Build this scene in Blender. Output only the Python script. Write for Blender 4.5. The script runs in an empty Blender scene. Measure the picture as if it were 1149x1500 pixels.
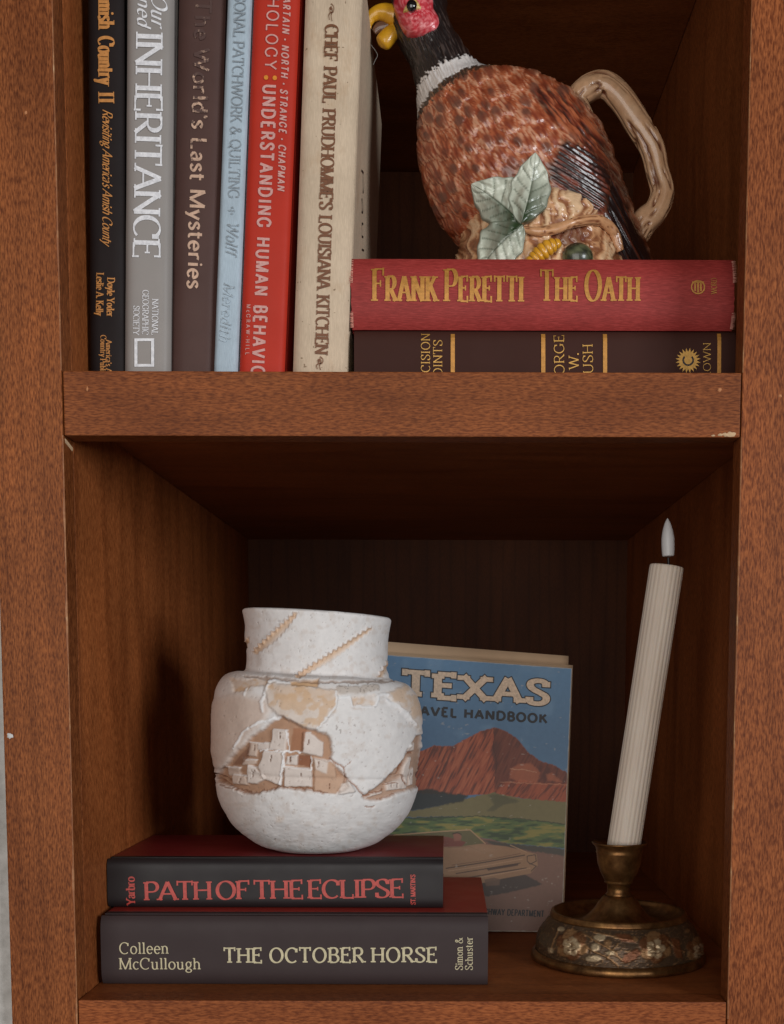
import bpy, bmesh, math, random
import numpy as np
from mathutils import Vector, Matrix

random.seed(7)
rng = np.random.default_rng(7)
SC = bpy.context.scene
COL = SC.collection

# ------------------------------------------------------------------ camera
W, H = 1149.0, 1500.0          # size of the photograph
F = 1750.0                     # focal length in its pixels
D = 0.70                       # camera to cabinet front, metres
ZC = 1.20                      # camera height
VX, VY = 655.0, 1000.0         # vanishing point of the depth direction
NX, NY = 595.0, 21090.0        # vanishing point of the verticals
CX = VX
_b = VY + NY
CY = (_b - math.sqrt(_b * _b - 4 * (VY * NY + F * F))) / 2


def _n(v):
    v = np.array(v, float)
    return v / np.linalg.norm(v)


cY = _n((VX - CX, VY - CY, F))
cD = _n((NX - CX, NY - CY, F))
cXv = np.cross(cD, cY)
cXv /= np.linalg.norm(cXv)
cam_d = bpy.data.cameras.new("camera")
cam = bpy.data.objects.new("camera", cam_d)
COL.objects.link(cam)
right = Vector((cXv[0], cY[0], -cD[0]))
down = Vector((cXv[1], cY[1], -cD[1]))
fwd = Vector((cXv[2], cY[2], -cD[2]))
cam.matrix_world = Matrix((
    (right.x, -down.x, -fwd.x, 0),
    (right.y, -down.y, -fwd.y, -D),
    (right.z, -down.z, -fwd.z, ZC),
    (0, 0, 0, 1)))
cam_d.sensor_fit = 'VERTICAL'
cam_d.sensor_height = 36
cam_d.lens = F / H * 36
cam_d.shift_x = (W / 2 - CX) / H
cam_d.shift_y = (CY - H / 2) / H
cam_d.clip_start = 0.01
cam_d.clip_end = 50
SC.camera = cam


def P(px, py, Y):
    """world point on the plane at depth Y seen at photo pixel px, py"""
    v = np.array((px - CX, py - CY, F))
    x, y, z = v @ cXv, v @ cY, -(v @ cD)
    k = (Y + D) / y
    return np.array((x * k, Y, ZC + z * k))


def proj(pts):
    """photo pixels of world points (N,3)"""
    p = np.asarray(pts, float) - np.array((0, -D, ZC))
    c = p[:, 0:1] * cXv + p[:, 1:2] * cY - p[:, 2:3] * cD
    return np.stack((CX + F * c[:, 0] / c[:, 2], CY + F * c[:, 1] / c[:, 2]), 1)


# ------------------------------------------------------------------ world and lamps
world = bpy.data.worlds.new("World")
SC.world = world
world.use_nodes = True
bg = world.node_tree.nodes["Background"]
bg.inputs[0].default_value = (0.95, 0.97, 1.0, 1)
bg.inputs[1].default_value = 0.05


def area(name, loc, target, sx, sy, power, color):
    l = bpy.data.lights.new(name, 'AREA')
    l.shape = 'RECTANGLE'
    l.size, l.size_y = sx, sy
    l.energy = power
    l.color = color
    o = bpy.data.objects.new(name, l)
    COL.objects.link(o)
    o.location = loc
    o.rotation_euler = (Vector(target) - Vector(loc)).to_track_quat('-Z', 'Y').to_euler()
    return o


# window to the right of the photographer, and the softer light of the room
area("window_light", (1.9, -2.15, ZC + 0.35), (-0.05, 0.1, ZC), 0.9, 1.0, 46, (0.93, 0.97, 1.0))
area("room_light", (-0.35, -2.0, ZC + 0.15), (0.03, 0.1, ZC), 1.5, 1.5, 25, (1.0, 0.955, 0.91))

SC.view_settings.view_transform = 'Standard'
SC.view_settings.look = 'None'
SC.view_settings.exposure = -0.22
SC.view_settings.gamma = 1.0
SC.view_settings.use_curve_mapping = False
SC.render.engine = 'CYCLES'
SC.cycles.use_denoising = True
SC.cycles.max_bounces = 6


# ------------------------------------------------------------------ helpers
def C(r, g, b):
    f = lambda c: (c / 255 / 12.92) if c / 255 <= 0.04045 else ((c / 255 + 0.055) / 1.055) ** 2.4
    return (f(r), f(g), f(b), 1.0)


def L3(r, g, b):
    return np.array(C(r, g, b)[:3])


def tag(o, label=None, cat=None, group=None, kind=None):
    if label: o["label"] = label
    if cat: o["category"] = cat
    if group: o["group"] = group
    if kind: o["kind"] = kind
    return o


def empty(name, loc, label=None, cat=None, group=None):
    o = bpy.data.objects.new(name, None)
    o.empty_display_size = 0.02
    COL.objects.link(o)
    o.location = tuple(float(c) for c in loc)
    return tag(o, label, cat, group)


def org(o):
    """world origin of an object whose ancestors are only translated"""
    v = Vector(o.location)
    while o.parent:
        o = o.parent
        v = v + Vector(o.location)
    return np.array(v)


def mesh(name, verts, faces, material, parent=None, smooth=True, cols=None, origin=None):
    """one mesh object from world-space vertices"""
    verts = np.asarray(verts, float)
    base = org(parent) if parent else np.zeros(3)
    off = np.zeros(3)
    if origin is not None:
        off = np.asarray(origin, float) - base
    me = bpy.data.meshes.new(name)
    me.from_pydata((verts - base - off).tolist(), [], faces)
    me.update()
    bm = bmesh.new(); bm.from_mesh(me)
    bmesh.ops.recalc_face_normals(bm, faces=bm.faces)
    bm.to_mesh(me); bm.free()
    if smooth:
        me.polygons.foreach_set("use_smooth", [True] * len(me.polygons))
    if cols is not None:
        at = me.color_attributes.new("paint", 'FLOAT_COLOR', 'POINT')
        c4 = np.ones((len(verts), 4)); c4[:, :3] = cols
        at.data.foreach_set("color", c4.ravel())
    me.materials.append(material)
    o = bpy.data.objects.new(name, me)
    COL.objects.link(o)
    if parent:
        o.parent = parent
    o.location = tuple(float(c) for c in off)
    return o


def box(name, x0, x1, y0, y1, z0, z1, material, parent=None, bevel=0.0008, origin=None):
    bm = bmesh.new()
    bmesh.ops.create_cube(bm, size=1)
    for v in bm.verts:
        v.co = Vector(((x0 + x1) / 2 + v.co.x * (x1 - x0), (y0 + y1) / 2 + v.co.y * (y1 - y0), (z0 + z1) / 2 + v.co.z * (z1 - z0)))
    if bevel:
        bmesh.ops.bevel(bm, geom=bm.edges[:], offset=bevel, segments=2, affect='EDGES', profile=0.6)
    vs = [tuple(v.co) for v in bm.verts]
    for i, v in enumerate(bm.verts): v.index = i
    fs = [[v.index for v in f.verts] for f in bm.faces]
    bm.free()
    return mesh(name, vs, fs, material, parent, smooth=False, origin=origin)


def grid_faces(n, m, wrap=False):
    """faces of an n x m vertex grid (row major), wrapped in m when asked"""
    f = []
    mm = m if wrap else m - 1
    for i in range(n - 1):
        for j in range(mm):
            a, b = i * m + j, i * m + (j + 1) % m
            f.append((a, b, b + m, a + m))
    return f


def _hash(ix, iy, iz):
    h = (ix.astype(np.int64) * 374761393 + iy.astype(np.int64) * 668265263 + iz.astype(np.int64) * 2147483647) & 0x7fffffff
    h = ((h ^ (h >> 13)) * 1274126177) & 0x7fffffff
    h = h ^ (h >> 16)
    return (h & 0xffff) / 65535.0


def vnoise(p):
    """value noise of (N,2) or (N,3) points, 0..1"""
    p = np.asarray(p, float)
    if p.shape[1] == 2:
        p = np.concatenate((p, np.zeros((len(p), 1))), 1)
    i = np.floor(p); f = p - i; f = f * f * (3 - 2 * f)
    i = i.astype(np.int64)
    out = 0
    for dx in (0, 1):
        for dy in (0, 1):
            for dz in (0, 1):
                w = (f[:, 0] if dx else 1 - f[:, 0]) * (f[:, 1] if dy else 1 - f[:, 1]) * (f[:, 2] if dz else 1 - f[:, 2])
                out = out + w * _hash(i[:, 0] + dx, i[:, 1] + dy, i[:, 2] + dz)
    return out


def fbm(p, oct=4):
    s, a, t = 0, 0.5, 0
    for k in range(oct):
        s = s + a * vnoise(np.asarray(p) * 2 ** k + 17.3 * k); t += a; a *= 0.5
    return s / t


def smooth(e0, e1, x):
    t = np.clip((x - e0) / (e1 - e0), 0, 1)
    return t * t * (3 - 2 * t)


def pdist(p, line, closed=False):
    line = np.asarray(line, float)
    segs = list(zip(line[:-1], line[1:])) + ([(line[-1], line[0])] if closed else [])
    d = np.full(len(p), 1e9)
    for a, b in segs:
        ab = b - a
        t = np.clip(((p - a) @ ab) / max(ab @ ab, 1e-12), 0, 1)
        q = p - a - t[:, None] * ab
        d = np.minimum(d, np.sqrt((q * q).sum(1)))
    return d


def inside(p, poly):
    poly = np.asarray(poly, float)
    c = np.zeros(len(p), bool)
    x, y = p[:, 0], p[:, 1]
    for (x0, y0), (x1, y1) in zip(poly, np.roll(poly, -1, 0)):
        if y0 == y1: continue
        k = ((y0 > y) != (y1 > y)) & (x < (x1 - x0) * (y - y0) / (y1 - y0) + x0)
        c ^= k
    return c


def sdf(p, poly):
    poly = np.asarray(poly, float)
    lo, hi = poly.min(0) - 14, poly.max(0) + 14
    k = ((p > lo) & (p < hi)).all(1)
    d = np.full(len(p), 50.0)
    if k.any():
        q = p[k]
        dd = pdist(q, poly, True)
        d[k] = np.where(inside(q, poly), -dd, dd)
    return d


def lerp(a, b, m):
    return a + (b - a) * (m[:, None] if np.ndim(m) else m)


def catmull(pts, n):
    pts = np.asarray(pts, float)
    k = len(pts)
    ext = np.vstack((2 * pts[0] - pts[1], pts, 2 * pts[-1] - pts[-2]))
    out = []
    for t in np.linspace(0, k - 1, n):
        i = min(int(t), k - 2); f = t - i
        a, b, c, d = ext[i], ext[i + 1], ext[i + 2], ext[i + 3]
        out.append(0.5 * (2 * b + (c - a) * f + (2 * a - 5 * b + 4 * c - d) * f ** 2 + (3 * b - a - 3 * c + d) * f ** 3))
    return np.array(out)


# ------------------------------------------------------------------ materials
class NT:
    def __init__(self, name):
        self.m = bpy.data.materials.new(name)
        self.m.use_nodes = True
        self.t = self.m.node_tree
        self.b = self.t.nodes["Principled BSDF"]

    def add(self, kind, **kw):
        n = self.t.nodes.new(kind)
        for k, v in kw.items():
            if k.startswith("i_"):
                key = k[2:]
                n.inputs[int(key) if key.isdigit() else key].default_value = v
            else:
                setattr(n, k, v)
        return n

    def link(self, a, b):
        self.t.links.new(a, b)

    def coords(self, scale, kind="Object", rot=(0, 0, 0), loc=(0, 0, 0)):
        tc = self.add("ShaderNodeTexCoord")
        mp = self.add("ShaderNodeMapping")
        mp.inputs["Scale"].default_value = scale
        mp.inputs["Rotation"].default_value = rot
        mp.inputs["Location"].default_value = loc
        self.link(tc.outputs[kind], mp.inputs[0])
        return mp.outputs[0]

    def noise(self, vec, scale=1.0, detail=3.0, rough=0.55, dist=0.0):
        n = self.add("ShaderNodeTexNoise")
        n.inputs["Scale"].default_value = scale
        n.inputs["Detail"].default_value = detail
        n.inputs["Roughness"].default_value = rough
        n.inputs["Distortion"].default_value = dist
        self.link(vec, n.inputs["Vector"])
        return n.outputs[0]

    def ramp(self, fac, stops):
        r = self.add("ShaderNodeValToRGB")
        e = r.color_ramp.elements
        while len(e) < len(stops): e.new(0.5)
        for k, (p, c) in zip(e, stops):
            k.position = p
            k.color = c if len(c) == 4 else (*c, 1)
        self.link(fac, r.inputs[0])
        return r.outputs[0]

    def mix(self, fac, a, b, mode='MIX'):
        n = self.add("ShaderNodeMix", data_type='RGBA', blend_type=mode)
        for s, v in ((n.inputs[0], fac), (n.inputs[6], a), (n.inputs[7], b)):
            if isinstance(v, (int, float)): s.default_value = v
            elif isinstance(v, tuple): s.default_value = v if len(v) == 4 else (*v, 1)
            else: self.link(v, s)
        return n.outputs[2]

    def math(self, op, a, b=0.0, c=0.0):
        n = self.add("ShaderNodeMath", operation=op)
        for s, v in zip(n.inputs, (a, b, c)):
            if isinstance(v, (int, float)): s.default_value = v
            else: self.link(v, s)
        return n.outputs[0]

    def bump(self, h, strength=0.3, dist=0.0005):
        n = self.add("ShaderNodeBump")
        n.inputs["Strength"].default_value = strength
        n.inputs["Distance"].default_value = dist
        self.link(h, n.inputs["Height"])
        self.link(n.outputs[0], self.b.inputs["Normal"])

    def set(self, color=None, rough=None, metal=None, coat=None, spec=None):
        for key, v in (("Base Color", color), ("Roughness", rough), ("Metallic", metal), ("Coat Weight", coat), ("Specular IOR Level", spec)):
            if v is None: continue
            s = self.b.inputs[key]
            if isinstance(v, (int, float, tuple)): s.default_value = v
            else: self.link(v, s)
        return self.m


def wood(name, axis, tone=1.0, fleck=1.0, hue=0.0, seed=0.0, fig=1.0):
    n = NT(name)
    def st(lat, along):
        s = [lat, lat, lat]; s[axis] = along
        return tuple(s)
    lo = (seed, seed * 1.7, seed * 0.6)
    f1 = n.noise(n.coords(st(1150, 240), loc=lo), 1, 2.0, 0.6, 0.15)
    f2 = n.noise(n.coords(st(1900, 150), loc=lo), 1, 2.0, 0.6, 0.1)
    big = n.noise(n.coords(st(26, 5), loc=lo), 1, 3, 0.55, 1.2)
    blotch = n.noise(n.coords((9, 9, 9), loc=lo), 1, 3, 0.6)
    ring = n.add("ShaderNodeTexWave", wave_type='BANDS', bands_direction=('X', 'Y', 'Z')[0 if axis != 0 else 2])
    ring.inputs["Scale"].default_value = 1.0
    ring.inputs["Distortion"].default_value = 7.0
    ring.inputs["Detail"].default_value = 2.0
    ring.inputs["Detail Scale"].default_value = 0.8
    n.link(n.coords(st(22, 2.6), loc=lo), ring.inputs["Vector"])
    t = tone
    ca = tuple(c * t for c in C(100 + hue, 50, 22)[:3])
    cb = tuple(c * t for c in C(172 + hue, 104, 58)[:3])
    base = n.ramp(f1, [(0.36, ca), (0.50, tuple((a + b) / 2 for a, b in zip(ca, cb))), (0.66, cb)])
    flat = n.mix(0.5, ca, cb)
    base = n.mix(fleck, flat, base)
    dk = n.ramp(f2, [(0.38, (0.62, 0.55, 0.5)), (0.5, (1, 1, 1))])
    base = n.mix(0.55 * fleck, base, dk, 'MULTIPLY')
    v = n.ramp(big, [(0.3, (0.72, 0.66, 0.62)), (0.5, (0.96, 0.95, 0.94)), (0.72, (1.16, 1.12, 1.08))])
    base = n.mix(0.8, base, v, 'MULTIPLY')
    rg = n.ramp(ring.outputs[0], [(0.0, (0.6, 0.52, 0.48)), (0.16, (1, 1, 1)), (1.0, (1.06, 1.04, 1.02))])
    base = n.mix(0.35 * fig, base, rg, 'MULTIPLY')
    bl = n.ramp(blotch, [(0.3, (0.78, 0.72, 0.70)), (0.7, (1.12, 1.06, 1.02))])
    base = n.mix(0.6, base, bl, 'MULTIPLY')
    rr = n.math('MULTIPLY_ADD', f1, 0.2, 0.42)
    n.set(base, rr, spec=0.16)
    n.bump(f1, 0.22, 0.0004)
    return n.m


WOOD_V = wood("stained_wood_upright", 2, 0.96, 0.85, 0, 0.0)
WOOD_V2 = wood("stained_wood_upright_warm", 2, 0.92, 0.85, 4, 3.1, 0.5)
WOOD_H = wood("stained_wood_rail", 0, 0.90, 0.7, 3, 1.3, 0.5)
WOOD_H2 = wood("stained_wood_low_rail", 0, 0.93, 0.7, 6, 5.3, 0.5)
WOOD_P = wood("stained_wood_panel", 2, 1.4, 0.7, 0, 7.7, 1.2)
WOOD_B = wood("stained_wood_back_shaded", 2, 0.38, 0.3, 0, 4.4, 1.2)  # darker tone puts part of the recess's shade into the wood colour
WOOD_S = wood("stained_wood_shelf", 0, 1.15, 0.4, 0, 9.1, 1.0)


def worn_edge_mat():
    n = NT("worn_edge")
    f = n.noise(n.coords((60, 60, 60)), 1, 5, 0.7)
    c = n.ramp(f, [(0.46, C(146, 88, 50)), (0.58, C(172, 118, 76)), (0.72, C(206, 170, 128))])
    n.set(c, 0.6)
    return n.m


def plain(name, col, rough=0.5, metal=0.0, coat=0.0, var=0.12, scale=60, bump=0.0, bscale=900, stretch=(1, 1, 1), spec=0.5):
    """one-colour surface with slight uneven tone, wear and fine relief"""
    n = NT(name)
    f = n.noise(n.coords(tuple(scale * s for s in stretch)), 1, 5, 0.62)
    c = n.ramp(f, [(0.25, tuple(x * (1 - var) for x in col[:3])), (0.75, tuple(min(1, x * (1 + var)) for x in col[:3]))])
    g = n.noise(n.coords((35, 35, 35), loc=(4, 2, 1)), 1, 4, 0.6)
    n.set(c, n.math('MULTIPLY_ADD', g, 0.25, rough - 0.12), metal, coat, spec)
    if bump:
        n.bump(n.noise(n.coords((bscale,) * 3), 1, 3, 0.6), bump, 0.0003)
    return n.m


def cloth(name, col, axis_len, var=0.2, rough=0.75, weave=1.0, stain=None):
    """book cloth: threads both ways, slubs, a little dirt"""
    n = NT(name)
    a = [2600, 2600, 2600]; a[axis_len] = 160
    b = [260, 260, 2400] if axis_len == 0 else [2400, 260, 260]
    t1 = n.noise(n.coords(tuple(a)), 1, 2, 0.5)
    t2 = n.noise(n.coords(tuple(b), loc=(3, 1, 2)), 1, 2, 0.5)
    w = n.math('ADD', n.math('MULTIPLY', t1, 0.5), n.math('MULTIPLY', t2, 0.5))
    c = n.ramp(w, [(0.36, tuple(x * (1 - var) for x in col[:3])), (0.5, col[:3]), (0.64, tuple(min(1, x * (1 + var * 1.2) + 0.01 * weave) for x in col[:3]))])
    blot = n.noise(n.coords((22, 22, 22)), 1, 5, 0.65)
    c = n.mix(0.7, c, n.ramp(blot, [(0.3, (0.82, 0.80, 0.78)), (0.65, (1.08, 1.07, 1.06))]), 'MULTIPLY')
    if stain:
        s = n.noise(n.coords((14, 14, 9), loc=(5, 5, 5)), 1, 6, 0.7)
        c = n.mix(n.ramp(s, [(0.56, (0, 0, 0)), (0.72, (0.7, 0.7, 0.7))]), c, stain)
        sp = n.noise(n.coords((420, 420, 420), loc=(1, 5, 2)), 1, 1, 0.5)
        c = n.mix(n.ramp(sp, [(0.75, (0, 0, 0)), (0.79, (0.7, 0.7, 0.7))]), c, tuple(x * 0.4 for x in stain[:3]))
    n.set(c, rough, spec=0.3)
    n.bump(w, 0.35 * weave, 0.0003)
    return n.m


def painted(name, rough=0.5, coat=0.0, metal=0.0, bump=0.0, bscale=700, spec=0.5, var=0.06, coat_rough=0.05):
    """surface whose own pigment is stored on the mesh"""
    n = NT(name)
    a = n.add("ShaderNodeAttribute", attribute_name="paint")
    f = n.noise(n.coords((260, 260, 260)), 1, 4, 0.6)
    c = n.mix(1.0, a.outputs["Color"], n.ramp(f, [(0.3, (1 - var,) * 3), (0.7, (1 + var,) * 3)]), 'MULTIPLY')
    n.set(c, rough, metal, coat, spec)
    n.b.inputs["Coat Roughness"].default_value = coat_rough
    if bump:
        n.bump(n.noise(n.coords((bscale,) * 3), 1, 4, 0.65), bump, 0.0004)
    return n.m


def foil(name, col, metal=0.55, rough=0.42, worn=None, z0=0, z1=1, amount=0.5):
    """stamped lettering; with worn = cover colour it is rubbed away in places"""
    n = NT(name)
    f = n.noise(n.coords((500, 500, 500)), 1, 4, 0.7)
    c = n.ramp(f, [(0.3, tuple(x * 0.72 for x in col[:3])), (0.55, col[:3]), (0.8, tuple(min(1, x * 1.25) for x in col[:3]))])
    if worn:
        g = n.noise(n.coords((330, 330, 330), loc=(2, 7, 4)), 1, 4, 0.7)
        geo = n.add("ShaderNodeNewGeometry")
        sep = n.add("ShaderNodeSeparateXYZ")
        n.link(geo.outputs["Position"], sep.inputs[0])
        h = n.math('DIVIDE', n.math('SUBTRACT', sep.outputs[2], z0), z1 - z0)
        k = n.math('ADD', n.math('MULTIPLY', n.math('SUBTRACT', g, 0.5), 1.6), n.math('MULTIPLY_ADD', h, amount, amount * 0.25))
        c = n.mix(n.ramp(k, [(0.30, (0, 0, 0)), (0.48, (1, 1, 1))]), c, worn)
    n.set(c, rough, metal)
    return n.m


PAPER = NT("page_edges")
_w = PAPER.noise(PAPER.coords((3000, 60, 3000)), 1, 2, 0.5)
PAPER.set(PAPER.ramp(_w, [(0.35, C(150, 132, 104)), (0.65, C(214, 200, 172))]), 0.85)
PAPER = PAPER.m

# ------------------------------------------------------------------ the cabinet
XL = P(93, 660, 0)[0]
XR = P(1086, 640, 0)[0]
Z_UP = P(590, 544, 0)[2]           # top of the middle rail and upper shelf
Z_RB = P(590, 639, 0)[2]           # underside of that rail
Z_LOW = P(590, 1467, 0)[2]         # top of the lower rail and lower shelf
XRP = XR + 0.031                   # right panel stands back behind its stile
SW = XL - P(16, 1440, 0)[0]        # stile width
YB = 0.64
ST = 0.019
TOP, BOT = ZC + 0.72, ZC - 0.60

case = empty("bookcase", (XL - SW / 2, 0.1, BOT), "stained brown wooden built-in bookcase with face frame, rails and shelves", "bookcase")
box("stile", XL - SW, XL, 0, ST, BOT, TOP, WOOD_V, case, 0.0009)
box("stile", XR, XR + 0.076, 0, ST, BOT, TOP, WOOD_V2, case, 0.0009)


def rail(z0, z1, material, dy=0.0006):
    return box("rail", XL + 0.0006, XR - 0.0006, dy, ST - 0.0004, z0, z1, material, case, 0.0008)


rail(Z_RB, Z_UP, WOOD_H)
rail(Z_LOW - 0.038, Z_LOW, WOOD_H2)
rail(Z_UP + 0.35, Z_UP + 0.39, WOOD_H)
for zt in (Z_UP - 0.0007, Z_LOW - 0.0007, Z_UP + 0.39):
    box("shelf_board", XL + 0.0005, XRP - 0.0005, ST, YB, zt - 0.019, zt, WOOD_S, case, 0.0005)
box("side_panel", XL - 0.018, XL, ST + 0.0003, YB, BOT, TOP, WOOD_P, case, 0.0004)
box("side_panel", XRP, XRP + 0.018, ST + 0.0003, YB, BOT, TOP, WOOD_P, case, 0.0004)
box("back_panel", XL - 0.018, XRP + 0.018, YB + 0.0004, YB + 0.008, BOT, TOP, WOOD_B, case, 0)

WORN = worn_edge_mat()


def worn_strip(x, z0, z1, side, w=0.0008, n=160):
    """rubbed bare edge along a stile: a thin uneven sliver lying on the rounded arris"""
    v = []; zz = np.linspace(z0, z1, n)
    ww = w * np.clip(2.6 * (fbm(np.stack((zz * 38, zz * 0 + x * 50), 1), 4) - 0.44), 0.03, 1.3)
    for z, a in zip(zz, ww):
        v += [(x - side * (a + 0.0003), -0.00006, z), (x + side * 0.00012, 0.00008, z), (x + side * 0.00012, 0.0005 + a * 0.5, z)]
    mesh("worn_edge", v, grid_faces(n, 3), WORN, case)


worn_strip(XL, Z_LOW - 0.02, Z_RB, 1, 0.0009)
worn_strip(XL, Z_UP, ZC + 0.45, 1, 0.0005)
worn_strip(XR, Z_LOW - 0.01, Z_RB, -1, 0.0009)
worn_strip(XR, Z_UP, ZC + 0.45, -1, 0.0005)


def blob(name, px, py, r, material, parent, Y=0.0, asp=1.6, seed=0, h=0.0006):
    c = P(px, py, Y)
    v = [(c[0], Y - h, c[2])]; m = 14
    rr = random.Random(seed)
    for ring, k in ((0.6, 0.75), (1.0, -0.05)):
        for j in range(m):
            a = 2 * math.pi * j / m
            q = r * ring * (0.75 + 0.5 * rr.random())
            v.append((c[0] + q * math.cos(a), Y - h * k, c[2] + q * asp * math.sin(a)))
    f = [(0, 1 + j, 1 + (j + 1) % m) for j in range(m)]
    f += [(1 + j, 1 + m + j, 1 + m + (j + 1) % m, 1 + (j + 1) % m) for j in range(m)]
    return mesh(name, v, f, material, parent)


PUTTY = plain("wood_putty", C(190, 128, 84), 0.7)
CHIP = plain("bare_wood_chip", C(205, 172, 135), 0.8, bump=0.4)
CAULK = plain("white_caulk", C(205, 203, 200), 0.7)
blob("filler_spot", 128, 570, 0.0007, PUTTY, case, 0.0006, 2.0, 1)
blob("filler_spot", 1054, 571, 0.0012, PUTTY, case, 0.0006, 0.9, 2)
blob("filler_spot", 1143, 580, 0.0011, PUTTY, case, 0, 0.8, 3)
blob("filler_spot", 38, 165, 0.0008, PUTTY, case, 0, 1.2, 4)
blob("filler_spot", 15, 1078, 0.0018, CAULK, case, 0, 1.0, 5)
for k, (a, b) in enumerate(((1056, 637), (1064, 637), (1071, 636), (1045, 638))):
    blob("edge_chip", a, b, (0.0016, 0.0022, 0.0026, 0.0011)[k], CHIP, case, 0.0005, 0.5, 20 + k)
for k in range(6):
    q = P(95 + 3 * k, 645 + 2.2 * k, 0.004 + 0.0022 * k)
    v = [(XL - 0.0002, q[1] - 0.0012, q[2] + 0.0012), (XL + 0.0007, q[1], q[2] + 0.0004), (XL + 0.0006, q[1] + 0.0013, q[2] - 0.0008), (XL - 0.0002, q[1] + 0.002, q[2] - 0.002), (XL - 0.0002, q[1], q[2] - 0.0018)]
    mesh("edge_chip", v, [(0, 1, 4), (1, 2, 4), (2, 3, 4)], CHIP, case)

# wall beside the cabinet
n = NT("wall_plaster")
_f = n.noise(n.coords((120, 120, 120)), 1, 5, 0.6)
n.set(n.ramp(_f, [(0.3, C(176, 172, 166)), (0.7, C(206, 202, 197))]), 0.85)
n.bump(_f, 0.6, 0.002)
WALL = n.m
tag(box("wall", -2.2, XL - SW - 0.0006, 0.012, 0.1, ZC - 1.2, ZC + 1.3, WALL, None, 0), kind="structure")
CKP = P(15, 1000, 0.006)
v = []; m = 120
for i, z in enumerate(np.linspace(BOT, TOP, m)):
    w = 0.0009 + 0.0012 * vnoise(np.array([[z * 90, 0.3]]))[0] ** 2
    v += [(XL - SW - 0.0008 - w, 0.0118, z), (XL - SW - 0.0004, 0.0085 - w, z), (XL - SW - 0.0003, 0.0118, z)]
mesh("caulk_bead", v, grid_faces(m, 3), CAULK, case)

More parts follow.
